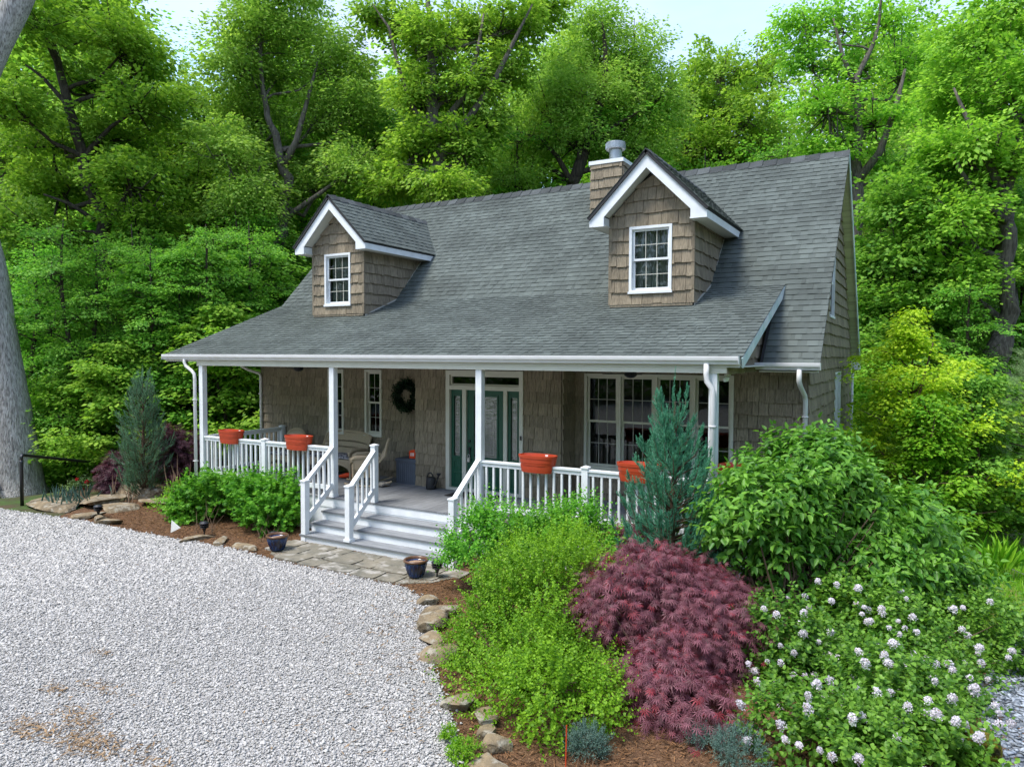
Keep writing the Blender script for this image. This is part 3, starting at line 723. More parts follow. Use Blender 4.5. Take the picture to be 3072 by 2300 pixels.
setting(np_mesh('forest_floor', np.stack([X, Y, Z], -1).reshape(-1, 3), F, 'forestfloor', smooth=True), 'dark leafy woodland floor under the trees')

def sheet(name, outline, z, mt, n=1, label=None):
    mb = MB(); mb.add([(p[0], p[1], z) for p in outline], [tuple(range(len(outline)))])
    return setting(mb.build(name, mt), label)
# edge of the drive, from the far left round the beds to the near right
EDGE = [(-26, -3.2), (-14.5, -2.6), (-11.0, -2.25), (-9.3, -2.05), (-8.4, -1.98), (-6.57, -1.98), (-5.4, -1.95), (-4.34, -1.86), (-3.6, -1.88), (-3.0, -2.0), (-1.9, -1.98), (-.9, -1.98), (-.1, -2.0), (.35, -2.2),
        (.75, -2.45), (1.05, -2.9), (1.35, -3.4), (1.75, -3.85), (2.2, -4.3), (2.65, -4.75), (3.0, -5.15), (3.3, -5.6), (3.8, -6.3), (5.2, -8.0), (7.5, -11), (9, -16)]
M['gravelbase'] = two_tone('gravel_bed', (.38, .37, .35), (.52, .505, .48), 34, .35, .6, .9, 1.0, c3=(.16, .16, .17), s3=40, bscale=45)
sheet('gravel_drive', EDGE+[(9, -40), (-60, -40), (-60, -3.2)], GZ, 'gravelbase', label='white limestone gravel drive in front of the cottage')
M['mulch'] = two_tone('bark_mulch', (.075, .040, .020), (.165, .085, .042), 9, .35, .65, .95, 1.0, c3=(.22, .13, .07), s3=34, bscale=60)
sheet('mulch_bed', [(p[0], p[1]+.03) for p in EDGE[3:-2]]+[(9.5, -8), (8.2, -3.6), (7.6, -1.0), (6.2, .6), (4.2, 2.4), (4.2, -.0), (-7.4, -.0), (-9.4, .4), (-10, -.8)], GZ-.010, 'mulch', label='brown bark mulch planting bed')
M['lawn'] = two_tone('rough_grass', (.07, .15, .012), (.13, .20, .02), 3, .4, .6, .95, .5, c3=(.16, .15, .04), s3=5)
gl_ = MB(); ny = 16
LX = np.linspace(5.6, 13, 16); LY = np.linspace(-.5, 8.2, 16); XX, YY = np.meshgrid(LX, LY)
id2 = np.arange(256).reshape(16, 16)
setting(np_mesh('grass_bank', np.stack([XX, YY, hgt(XX, YY)+.025], -1).reshape(-1, 3), np.stack([id2[:-1, :-1], id2[:-1, 1:], id2[1:, 1:], id2[1:, :-1]], -1).reshape(-1, 4), 'lawn', smooth=True), 'sunlit grassy bank beside the wire fence')
M['slate'] = two_tone('slate_gravel_bed', (.10, .115, .135), (.28, .31, .34), 26, .4, .6, .8, 1.0, bscale=40)
sheet('slate_gravel', [(7.0, -4.6), (9.6, -5.0), (9.8, 1.2), (7.6, .4), (7.05, -1.5)], GZ+.004, 'slate', label='blue grey slate chippings at the edge of the bed')

# loose stones (real pieces, too many to count)
def inpoly(x, y, poly):
    ins = np.zeros(len(x), bool); n = len(poly)
    for i in range(n):
        x0, y0 = poly[i]; x1, y1 = poly[(i+1) % n]
        c_ = ((y0 > y) != (y1 > y)) & (x < (x1-x0)*(y-y0)/((y1-y0) or 1e-9)+x0); ins ^= c_
    return ins
OCT = np.array([(1, 0, 0), (0, 1, 0), (-1, 0, 0), (0, -1, 0), (.25, .2, 1), (-.2, -.15, -1)], float)
OF = np.array([(0, 1, 4), (1, 2, 4), (2, 3, 4), (3, 0, 4), (1, 0, 5), (2, 1, 5), (3, 2, 5), (0, 3, 5)])
def stones(x, y, z, size, rng, flat=.55):
    n = len(x); S = size[:, None]*np.stack([rng.uniform(.7, 1.25, n), rng.uniform(.5, .9, n), rng.uniform(.3, .6, n)*flat/.55], -1)
    V = OCT[None]*S[:, None]*(1+rng.uniform(-.3, .3, (n, 6, 1)))
    a = rng.uniform(0, 6.28, n); t = rng.normal(0, .35, n)
    ca, sa, ct, st_ = np.cos(a), np.sin(a), np.cos(t), np.sin(t)
    xx = V[..., 0]; zz = V[..., 2]; V[..., 0] = xx*ct[:, None]+zz*st_[:, None]; V[..., 2] = -xx*st_[:, None]+zz*ct[:, None]
    xx = V[..., 0].copy(); yy = V[..., 1].copy()
    V[..., 0] = xx*ca[:, None]-yy*sa[:, None]; V[..., 1] = xx*sa[:, None]+yy*ca[:, None]
    V += np.stack([x, y, z], -1)[:, None]
    return V.reshape(-1, 3), (OF[None]+np.arange(n)[:, None, None]*6).reshape(-1, 3)
def in_view(x, y, margin=1.5):
    dx, dy = x-CAM.x, y-CAM.y; d = dx*FWD.x+dy*FWD.y; r_ = dx*RGT.x+dy*RGT.y
    return (d > 3.5) & (np.abs(r_) < d*.73+margin)
rg = np.random.default_rng(5)
poly = EDGE+[(9, -20), (-30, -20)]
n = 900000; gxs = rg.uniform(-17, 5, n); gys = rg.uniform(-11, -1.7, n)
d = np.hypot(gxs-CAM.x, gys-CAM.y); keep = inpoly(gxs, gys+rg.normal(0, .05, n), poly) & in_view(gxs, gys, .8) & (rg.uniform(0, 1, n) < np.clip(12/d, .3, 1))
gxs, gys, d = gxs[keep], gys[keep], d[keep]
M['stone'] = mat('limestone_chip', (.50, .482, .455), .85, .2, isl=(.58, 1.13))
V, F = stones(gxs, gys, GZ+rg.uniform(-.004, .014, len(gxs)), np.clip(rg.lognormal(-4.28, .34, len(gxs)), .008, .034)*np.clip(d/9, 1, 1.6), rg)
setting(np_mesh('gravel', V, F, 'stone'), 'loose white gravel stones covering the drive', 'stuff')
print('stones', len(gxs))
# dirt, dead leaves and straw washed together on the drive
def litter(n, cx, cy, sx, sy, rng, L=(.015, .055), w=(.002, .009), z=.018):
    x = cx+rng.normal(0, sx, n); y = cy+rng.normal(0, sy, n); a = rng.uniform(0, 6.28, n); l_ = rng.uniform(*L, n); w_ = rng.uniform(*w, n)
    zz = GZ+z+rng.uniform(0, .012, n); dx, dy = np.cos(a), np.sin(a); tz = rng.normal(0, .15, n)*l_
    P = np.stack([x, y, zz], -1); D = np.stack([dx*l_, dy*l_, tz], -1); S_ = np.stack([-dy*w_, dx*w_, rng.normal(0, .3, n)*w_], -1)
    return np.stack([P-D-S_*.3, P+S_, P+D+S_*.3, P-S_], 1).reshape(-1, 3), np.arange(n*4).reshape(-1, 4)
Vs, Fs, b = [], [], 0
rl = np.random.default_rng(9)
for cx, cy, sx, sy, n in ((.15, -6.75, .22, .10, 330), (-.35, -6.55, .16, .08, 120), (-.5, -6.9, .20, .08, 160), (-1.1, -6.35, .10, .06, 60), (-.7, -6.1, .22, .07, 70), (.95, -6.65, .25, .08, 100), (-1.6, -5.6, .12, .04, 30), (2.2, -5.7, .5, .4, 60),
                          (.75, -3.2, .25, .5, 120), (1.6, -4.1, .3, .3, 110), (2.4, -4.9, .25, .25, 70), (.3, -2.35, .6, .15, 60), (-5, -3.5, 3, .8, 70), (-1, -3.6, 2, .8, 50)):
    V, F = litter(n, cx, cy, sx, sy, rl); Vs.append(V); Fs.append(F+b); b += len(V)
M['litter'] = mat('dead_leaves', (.27, .18, .10), .9, .1, isl=(.35, 1.35))
setting(np_mesh('leaf_litter', np.concatenate(Vs), np.concatenate(Fs), 'litter'), 'brown dead leaves and straw on the gravel', 'stuff')
# bark chips on the beds
n = 120000; cxs = rl.uniform(-10, 8.5, n); cys = rl.uniform(-8, .2, n)
bed = [(p[0], p[1]+.03) for p in EDGE[4:-1]]+[(7.4, -1.0), (4.2, .2), (-9, .2)]
dd = np.hypot(cxs-CAM.x, cys-CAM.y)
k = inpoly(cxs, cys, bed) & in_view(cxs, cys, .5); cxs, cys = cxs[k], cys[k]; n = len(cxs)
a = rl.uniform(0, 6.28, n); L_ = rl.uniform(.008, .028, n); W_ = rl.uniform(.0015, .006, n); dx, dy = np.cos(a), np.sin(a)
P_ = np.stack([cxs, cys, GZ+rl.uniform(-.004, .012, n)], -1); D_ = np.stack([dx*L_, dy*L_, rl.normal(0, .25, n)*L_], -1); S_ = np.stack([-dy*W_, dx*W_, rl.normal(0, .4, n)*W_], -1)
M['chips'] = mat('bark_chip', (.15, .078, .036), .95, .1, isl=(.25, 1.6))
setting(np_mesh('bark_chips', np.stack([P_-D_-S_, P_-D_+S_, P_+D_+S_, P_+D_-S_], 1).reshape(-1, 3), np.arange(n*4).reshape(-1, 4), 'chips'), 'loose bark chips over the planting bed', 'stuff')
# slate chips
n = 9000; sx_, sy_ = rl.uniform(6.9, 9.2, n), rl.uniform(-4.6, .8, n); k = inpoly(sx_, sy_, [(7.0, -4.6), (9.6, -5.0), (9.8, 1.2), (7.6, .4), (7.05, -1.5)]) & in_view(sx_, sy_)
V, F = stones(sx_[k], sy_[k], np.full(k.sum(), GZ+.012), rl.uniform(.02, .05, k.sum()), rl, .35)
M['slatechip'] = mat('slate_chip', (.30, .335, .38), .6, .3, isl=(.3, 1.3))
setting(np_mesh('slate_chips', V, F, 'slatechip'), 'blue grey slate chippings lying loose', 'stuff')

# flagstones at the foot of the stairs: one paved strip
def irregular(cx, cy, rx, ry, n, rng, j=.14):
    a0 = rng.uniform(0, 6.28); return [(cx+rx*math.cos(a0+2*math.pi*i/n)*(1+rng.uniform(-j, j)), cy+ry*math.sin(a0+2*math.pi*i/n)*(1+rng.uniform(-j, j))) for i in range(n)]
rr = random.Random(4)
strip = [(-3.62, -.92), (-3.5, -1.35), (-3.2, -1.72), (-2.6, -1.86), (-1.7, -1.9), (-.9, -1.93), (-.3, -1.9), (.12, -1.6), (.3, -1.2), (.15, -.87), (-1.5, -.84)]
pv = MB(); pv.prism(strip[::-1], (0, 0, GZ-.06), EX, EY, EZ, .064)
base_ = setting(pv.build('flagstone_path', 'flag'), 'flagstone landing at the foot of the porch stairs')
fs = MB(); yrows = [-.90, -1.22, -1.56, -1.9]
for r_ in range(3):
    x = -3.55+rr.uniform(0, .2)
    while x < .25:
        w_ = rr.uniform(.35, .75); cx, cy = x+w_/2, (yrows[r_]+yrows[r_+1])/2+rr.uniform(-.03, .03)
        if inpoly(np.array([cx]), np.array([cy]), strip)[0]:
            hw, hh = w_/2-.005, .176
            pts = [(cx-hw+rr.uniform(0, .03), cy-hh+rr.uniform(0, .03)), (cx+rr.uniform(-.1, .1), cy-hh-.005), (cx+hw-rr.uniform(0, .03), cy-hh+rr.uniform(0, .03)), (cx+hw, cy+rr.uniform(-.05, .05)), (cx+hw-rr.uniform(0, .03), cy+hh-rr.uniform(0, .03)), (cx+rr.uniform(-.1, .1), cy+hh+.004), (cx-hw+rr.uniform(0, .03), cy+hh-rr.uniform(0, .03)), (cx-hw, cy+rr.uniform(-.05, .05))]
            fs.prism(pts, (0, 0, GZ-.02), EX, EY, EZ, .036+rr.uniform(0, .012))
        x += w_
fs.build('paving', 'flag', base_)

# ------------------------------------------------------------------ rocks
def rock(name, c, s, mt, seed, rz=0., flat=0., label=None, group=None, cat='rock', sub=2):
    import bmesh
    bm = bmesh.new(); bmesh.ops.create_icosphere(bm, subdivisions=sub+1, radius=1.0)
    r_ = np.random.default_rng(seed); K = r_.normal(0, 1, (7, 3)); ph = r_.uniform(0, 6.28, 7); cut = r_.normal(0, 1, (9, 3)); cut /= np.linalg.norm(cut, axis=1)[:, None]; off = r_.uniform(.50, .80, 9)
    for v in bm.verts:
        p = np.array(v.co)
        p = p*1.12/max(np.abs(p).max(), .8)
        for q, o in zip(cut, off):
            t = p@q
            if t > o: p = p-q*(t-o)*.92
        p = p*(1+.03*sum(math.sin(K[i]@p*2.2+ph[i]) for i in range(7)))
        if flat and p[2] > flat: p[2] = flat+(p[2]-flat)*.12
        v.co = Vector((p[0]*s[0], p[1]*s[1], p[2]*s[2]))
    me = bpy.data.meshes.new(name); bm.to_mesh(me); bm.free(); me.materials.append(M[mt])
    o = bpy.data.objects.new(name, me); COL.objects.link(o); o.location = c; o.rotation_euler = (0, 0, rz)
    if label: tag(o, label, cat, group)
    return o
GE = 'rough stones edging the planting bed'
E_ = [((.62, -2.35), (.20, .17, .10), 'tawny edging stone lying just past the flagstones behind the right blue pot'), ((.95, -2.62), (.24, .17, .12), 'angular brown edging stone set second from the flagstones'),
      ((1.22, -2.95), (.27, .19, .16), 'large blocky sandstone boulder at the bend of the gravel edge'), ((1.45, -3.38), (.17, .14, .10), 'small round brown stone below the blocky boulder'),
      ((1.72, -3.72), (.24, .20, .13), 'wide pale tan stone beside the leftmost sprays of the bright shrub'), ((2.62, -4.55), (.16, .12, .09), 'mossy dark stone half under the bright green shrub'),
      ((2.95, -4.62), (.18, .12, .08), 'flat brown stone on the mulch edge below the bright shrub'), ((3.14, -4.88), (.13, .11, .09), 'pale wedge shaped stone beside the small weeds'),
      ((3.30, -5.02), (.15, .12, .11), 'grey angular stone topped with moss near the lower edge of the photo'), ((3.42, -5.35), (.15, .17, .08), 'flat tan stone slab nearest the bottom edge of the photo'),
      ((-8.25, -1.72), (.20, .14, .09), 'brown stone beside the far lantern at the end of the bed'), ((-7.75, -1.78), (.26, .15, .10), 'dark low boulder right of the far lantern'),
      ((-5.2, -1.72), (.34, .13, .07), 'long flat brown stone edging the bed beside the white marker'), ((-4.55, -1.70), (.30, .14, .07), 'low reddish stone edging the bed below the leafy bushes'), ((-3.85, -1.66), (.28, .13, .07), 'flat russet stone just left of the left blue pot'), ((-8.7, -1.60), (.30, .22, .08), 'tan flat stone between the sandstone slabs and the far lantern')]
for i, ((x, y), s_, lb) in enumerate(E_):
    rock('edging_stone', (x, y, GZ+s_[2]*.35), s_, 'sand', 100+i, i*.9, .5, lb, GE, 'stone')
for i, ((x, y, z), s_, rz, lb) in enumerate((((-10.35, -1.50, GZ+.05), (.85, .45, .13), .15, 'broad sandstone slab at the foot of the black handrail post'), ((-9.75, -.75, GZ+.10), (.62, .42, .17), -.1, 'thick tan sandstone slab behind the broad front slab'),
        ((-8.95, -.85, GZ+.04), (.62, .38, .12), .1, 'pale sandstone slab running toward the left juniper'), ((-9.9, .35, GZ+.10), (.85, .30, .26), .2, 'rounded grey boulder behind the sandstone slabs'), ((-8.6, -.1, GZ+.06), (.6, .4, .10), .3, 'flat light slab below the rhododendron'))):
    rock('stone_slab', (x, y, z), s_, 'sand', 140+i, rz, .42, lb, 'sandstone slabs by the handrail', 'stone', 2)
rock('mossy_boulder', (6.98, -3.22, GZ+.05), (.11, .2, .27), 'moss', 171, .3, .0, 'mossy yellow green boulder under the lilac by the slate chippings', None, 'boulder')

# ------------------------------------------------------------------ things in the yard
# red rail planters
def planter():
    t = thing('rail_planter', '', 'planter', (0, 0, 0), 0, 'terracotta red planters on the porch rail')
    mb = MB(); n = 36
    out = [(.155, -.112, 1), (.160, -.05, 1), (.166, .02, 1), (.170, .09, 1), (.176, .095, 1), (.178, .165, 1), (.170, .17, 1), (.158, .165, 1), (.150, .03, 1)]
    def row(ry, z, zs=1.):
        rx = ry*1.98+.0; return [(rx*(abs(math.cos(a))**.75)*math.copysign(1, math.cos(a)), ry*(abs(math.sin(a))**.85)*math.copysign(1, math.sin(a)), z) for a in [2*math.pi*i/n for i in range(n)]]
    mb.ring([row(.150, .0), row(.157, .045), row(.159, .048), row(.163, .115), row(.169, .117), row(.172, .165), row(.160, .168), row(.150, .115), row(.142, .03)], True, True)
    for s_ in (-1, 1):   # the two lobes that hang either side of the rail
        def lobe(k, z):
            return [(x*k, y*k, z) for x, y, _ in [(.3*math.cos(a), s_*(.052+.098*math.sin(a)), 0) for a in [math.pi*i/16 for i in range(17)]]]
        rows = [lobe(.90, -.115), lobe(.95, -.06), lobe(.985, .004)]
        mb.ring([r_ if s_ > 0 else r_[::-1] for r_ in rows], True, True)
    b = mb.build('tub', 'red', t, smooth=False)
    MB().box(.06, .11, .148, .152, .118, .155).build('sticker', 'sticker', t)
    return t
pl = planter(); first = True
for x, lb in ((-6.37, 'red planter on the porch rail nearest the left corner post'), (-4.36, 'red planter on the porch rail in front of a wicker chair back'), (1.06, 'red planter on the rail in front of the bare shingle wall right of the door'), (2.78, 'red planter on the rail half hidden by the tall juniper'), (None, 'red planter at the right end of the porch mostly hidden by the big leafy shrub')):
    o = pl if first else dup(pl)
    o['label'] = lb; first = False
    o.location = (x, YC, RZ+.002) if x is not None else (4.02, .55, RZ+.002); o.rotation_euler = (0, 0, 0 if x is not None else R(90))
# cobalt flower pots
def pot(x, y, label):
    t = thing('flower_pot', label, 'flower pot', (x, y, GZ+.025), 0, 'cobalt blue pots beside the stairs')
    mb = MB().lathe([(.0, 0), (.115, 0), (.120, .02), (.150, .12), (.172, .20), (.174, .225), (.160, .225), (.15, .20)], (0, 0, 0), 32, caps=False)
    for a in range(16):
        an = a*2*math.pi/16; mb.tube([(.118*math.cos(an), .118*math.sin(an), .02), (.149*math.cos(an), .149*math.sin(an), .12), (.170*math.cos(an), .170*math.sin(an), .20)], .008, 6)
    mb.build('pot_body', 'cobalt', t, smooth=True)
    MB().lathe([(.172, .222), (.192, .228), (.196, .245), (.188, .262), (.170, .262), (.160, .245), (.158, .20)], (0, 0, 0), 32, caps=False).build('rim', 'rim', t, smooth=True)
    MB().lathe([(.0, .205), (.16, .20)], (0, 0, 0), 24, caps=False).build('potting_soil', 'soil', t)
pot(-.24, -1.50, 'cobalt blue glazed pot on the flagstones at the right end of the stairs'); pot(-3.25, -1.52, 'cobalt blue glazed pot left of the stairs by the leafy bushes')
# path lanterns
def lantern():
    t = thing('path_lantern', '', 'lantern', (0, 0, 0), 0, 'black tiered path lanterns')
    MB().tube([(0, 0, -.1), (0, 0, .12)], .012, 8).lathe([(.02, .08), (.035, .13), (.05, .15), (.02, .155)], (0, 0, 0), 12).build('stake', 'metalblk', t)
    MB().lathe([(.0, .155), (.075, .155), (.085, .165), (.055, .185), (.05, .19), (.085, .195), (.09, .205), (.055, .225), (.05, .23), (.09, .235), (.095, .245), (.05, .275), (.0, .285)], (0, 0, 0), 18).build('lamp_head', 'metalblk', t)
    return t
ln = lantern(); first = True
for (x, y), lb in (((-8.45, -1.62), 'black path lantern standing among the flat stones near the sandstone slabs'), ((-5.25, -1.48), 'black path lantern in the mulch at the foot of the leafy bushes'), ((.06, -1.36), 'black tiered path lantern right behind the blue pot at the stair end'), ((-3.52, -1.36), 'black path lantern tucked behind the left blue pot')):
    o = ln if first else dup(ln); first = False; o['label'] = lb; o.location = (x, y, GZ)
# white wedge marker
tag(MB().prism([(0, 0), (.02, .24), (.20, .10)], (-6.0, -1.66, GZ+.0), (.92, .39, 0), EZ, (-.39, .92, 0), .012).build('marker_flag', 'sticker'), 'small white triangular marker stuck in the mulch edge', 'marker')
# black pipe handrail
t = thing('handrail', 'black pipe handrail going down past the pale tree trunk', 'handrail', (-11.2, -1.75, GZ))
a0 = V3(0, 0, -.1); tp = V3(0, 0, 1.14)
e1 = np.array(at(252, 1003, 20.3))-V3(-11.2, -1.75, GZ)
MB().tube([(0, 0, -.15), (0, 0, .95), (.0, .0, 1.02)], .038, 12).build('post', 'metalblk', t, smooth=True)
dirn = (e1-tp)/np.linalg.norm(e1-tp)
MB().tube([(0, 0, 1.02), (.01, .0, 1.09), tuple(tp+dirn*.04), tuple(tp+dirn*.12), tuple(e1), tuple(e1+dirn*.6)], .036, 12).build('rail_pipe', 'metalblk', t, smooth=True)
MB().tube([(e1+dirn*.55), (e1+dirn*.55)-V3(0, 0, 1.6)], .034, 10).build('post', 'metalblk', t, smooth=True)
# thin red stake and cable by the stair
tag(MB().tube([tuple(at(1222, 1655, 5.95)), tuple(at(1224, 1565, 6.0))], .006, 6).build('garden_stake', 'red'), 'thin red garden stake leaning in the mulch under the bright shrub', 'stake')
tag(MB().tube([(.12, -.62, GZ), (.10, -.60, -.1), (.11, -.58, .06), (.17, -.55, .12), (.25, -.5, .06)], .008, 6).build('garden_hook', 'metalblk'), 'thin black wire hook beside the right stair post', 'hook')

# ------------------------------------------------------------------ porch furniture
def wicker_seat(name, w_, d_, label, cat, loc, rz, group, round_back=False, rocker=False):
    t = thing(name, label, cat, loc, rz, group); h = w_/2; sh_ = .42
    # seat with woven apron arched at the front
    mb = MB().box(-h+.07, h-.07, -d_/2+.02, d_/2-.1, sh_-.05, sh_)
    n = 14; pts = [(-h+.08, sh_-.05), (h-.08, sh_-.05)]+[((h-.08)*math.cos(math.pi*i/n), .10+(.16*math.sin(math.pi*i/n))+(.06 if 0 < i < n else 0)) for i in range(n+1)]
    mb.prism(pts[::-1], (0, -d_/2+.03, 0), EX, EZ, EY, .02)
    mb.box(-h+.07, -h+.09, -d_/2+.06, d_/2-.1, .2, sh_-.05).box(h-.09, h-.07, -d_/2+.06, d_/2-.1, .2, sh_-.05)
    mb.build('seat', 'wicker', t)
    # back: bowed sheet with open-weave bands, rolled rim
    nu, hb_ = 20, .55; bk_ = MB(); y0 = d_/2-.12
    def bp(u, v):
        arch = 1-.16*abs(u)**2.5 if not round_back else math.sqrt(max(.05, 1-(abs(u)*.93)**2.6))
        wv = 1-(.0 if not round_back else .12*(v-.3)); 
        return V3(u*h*.96*wv, y0+.02+.26*v-.07*(abs(u)**2)*(1 if not rocker else 1.2), sh_-.04+hb_*v*arch+.04*v)
    bands = [(0, .38), (.44, .60), (.66, 1.0)]
    for v0, v1 in bands:
        for k in range(3):
            va, vb = v0+(v1-v0)*k/3, v0+(v1-v0)*(k+1)/3
            r0 = [bp(-1+2*i/nu, va) for i in range(nu+1)]; r1 = [bp(-1+2*i/nu, vb) for i in range(nu+1)]
            bk_.ring([r0, r1, [q+V3(0, .02, 0) for q in r1], [q+V3(0, .02, 0) for q in r0], r0], False, False)
    m_ = int(w_*34)
    for v0, v1 in ((.38, .44), (.60, .66)):
        for i in range(m_+1): bk_.tube([bp(-1+2*i/m_, v0), bp(-1+2*i/m_, v1)], .006, 4)
    for i in (-1, 1): bk_.tube([bp(i, v/6) for v in range(7)], .026, 8)
    bk_.tube([bp(-1+2*i/nu, 1) for i in range(nu+1)], .028, 8)
    bk_.build('backrest', 'wicker', t)
    for s_ in (-1, 1):
        am = MB(); x = s_*(h-.05)
        am.tube([(x, d_/2-.02, .60), (x, .05, .63), (x, -d_/2+.06, .62), (x, -d_/2, .585), (x, -d_/2+.0, .52)], [.035, .045, .05, .045, .03], 10)
        am.box(x-.02, x+.02, -d_/2+.03, d_/2-.06, sh_-.05, .60)
        am.build('arm', 'wicker', t)
        for yy in (-d_/2+.03, d_/2-.08):
            MB().tube([(x, yy, .03 if rocker else 0), (x, yy, .5)], [.024, .034], 8).build('leg', 'wicker', t)
        if rocker:
            MB().tube([(x, -d_/2-.16, .09), (x, -d_/2+.05, .035), (x, .05, .02), (x, d_/2, .04), (x, d_/2+.22, .11)], .02, 8).build('rocker', 'wicker', t)
    return t
wicker_seat('wicker_loveseat', 1.42, .62, 'tan wicker loveseat with a woven arched back against the porch wall', 'loveseat', (-5.13, 1.95, 0), 0, None)
wicker_seat('wicker_rocker', .66, .60, 'tan wicker rocking chair turned sideways next to the grey box', 'rocking chair', (-3.70, 1.35, 0), R(-52), None, True, True)
wicker_seat('wicker_chair', .72, .60, 'tan round backed wicker chair behind the rail at the left end of the porch', 'chair', (-6.50, 1.70, 0), R(12), None, True)
def cushion(name, loc, sx, sy, sz, mt, label, rz=0.):
    import bmesh
    bm = bmesh.new(); bmesh.ops.create_cube(bm, size=1.0); bmesh.ops.subdivide_edges(bm, edges=bm.edges[:], cuts=5, use_grid_fill=True)
    for v in bm.verts:
        x, y, z = v.co*2; e = max(abs(x), abs(y)); v.co = Vector((x/2*sx, y/2*sy, z/2*sz*(1-.55*e**4)+.004*math.sin(9*x+5*y)))
    me = bpy.data.meshes.new(name); bm.to_mesh(me); bm.free(); me.materials.append(M[mt]); me.polygons.foreach_set('use_smooth', [True]*len(me.polygons))
    o = bpy.data.objects.new(name, me); COL.objects.link(o); o.location = loc; o.rotation_euler = (0, 0, rz); return tag(o, label, 'cushion')
cushion('seat_cushion', (-5.13, 1.90, .465), 1.22, .46, .11, 'cushion', 'grey patterned seat cushion lying on the wicker loveseat')
cushion('seat_cushion', (-6.50, 1.66, .465), .54, .44, .10, 'cushion', 'dark patterned cushion on the left wicker chair', R(12))
cushion('striped_pad', (-3.42, 1.42, .055), .50, .22, .09, 'stripes', 'cream striped pad lying on the deck in front of the grey box', R(-18))
# storage box
t = thing('storage_box', 'blue grey resin storage box with panelled sides beside the entrance bay', 'storage box', (-3.07, 2.10, 0))
mb = MB().box(-.26, .26, -.24, .24, .0, .48)
for k in range(9): mb.box(-.25+k*.0565, -.25+k*.0565+.045, -.247, -.24, .03, .45); mb.box(.26, .266, -.23+k*.052, -.23+k*.052+.042, .03, .45)
mb.build('bin', 'box', t); MB().box(-.275, .275, -.26, .25, .481, .535).box(-.24, .24, -.23, .22, .535, .545).build('lid', 'box', t)
t = thing('storage_bag', 'bright orange and white bag sitting on top of the grey storage box', 'bag', (-2.97, 2.0, .546))
MB().prism([(-.075, 0), (.075, 0), (.085, .15), (.05, .19), (-.06, .17), (-.085, .13)], (0, .05, 0), EX, EZ, -EY, .10).build('bag_body', 'orange', t)
mb = MB()
for k in (-.045, -.01, .025): mb.prism([(k, .05), (k+.018, .05), (k+.026, .12), (k+.008, .125)], (0, -.051, 0), EX, EZ, -EY, .002)
mb.build('print', 'sticker', t)
# orange tool under the loveseat
t = thing('orange_trimmer', 'orange garden tool lying on the deck under the wicker loveseat', 'garden tool', (-4.66, 1.72, .0), R(20))
MB().lathe([(.0, -.16), (.03, -.15), (.045, -.05), (.06, .03), (.05, .12), (.0, .13)], (0, 0, 0), 12).build('motor_body', 'orange', t)
for ch_ in t.children: ch_.rotation_euler = (0, R(80), 0); ch_.location = (0, 0, .065)
MB().tube([(.1, 0, .06), (.22, .02, .10), (.30, .02, .20), (.26, .0, .30)], [.035, .04, .04, .03], 8).build('handle', 'orange', t)
# watering can
t = thing('watering_can', 'black watering can with long spout beside the front door', 'watering can', (-2.26, 1.66, 0), R(-20))
MB().lathe([(.0, 0), (.098, 0), (.105, .02), (.098, .22), (.09, .24), (.06, .245), (.055, .23)], (0, 0, 0), 22).build('can_body', 'canblk', t, smooth=True)
MB().tube([(.085, 0, .05), (.16, 0, .12), (.23, 0, .24), (.27, 0, .31)], [.028, .02, .015, .015], 10).lathe([(.0, 0), (.02, 0), (.05, .05), (.048, .055), (0, .06)], (.275, 0, .305), 14).build('spout', 'canblk', t)
MB().tube([(-.09, 0, .04), (-.15, 0, .12), (-.15, 0, .22), (-.10, 0, .31), (-.02, 0, .335), (.05, 0, .31), (.075, 0, .23)], .014, 8).build('handle', 'canblk', t, smooth=True)
tag(MB().box(-1.62, -.60, 1.22, 1.72, .0, .012).build('doormat', 'mat'), 'black rubber doormat in front of the green door', 'doormat')
# padlock box on the door handle
t = thing('lockbox', 'silver key lockbox hanging from the front door handle', 'lockbox', (-1.465, 1.862, .60))
MB().box(-.032, .032, -.02, .02, 0, .085).build('case', 'steel', t); MB().tube([(-.022, 0, .08), (-.022, 0, .135), (0, 0, .152), (.022, 0, .135), (.022, 0, .08)], .006, 8).build('shackle', 'steel', t)
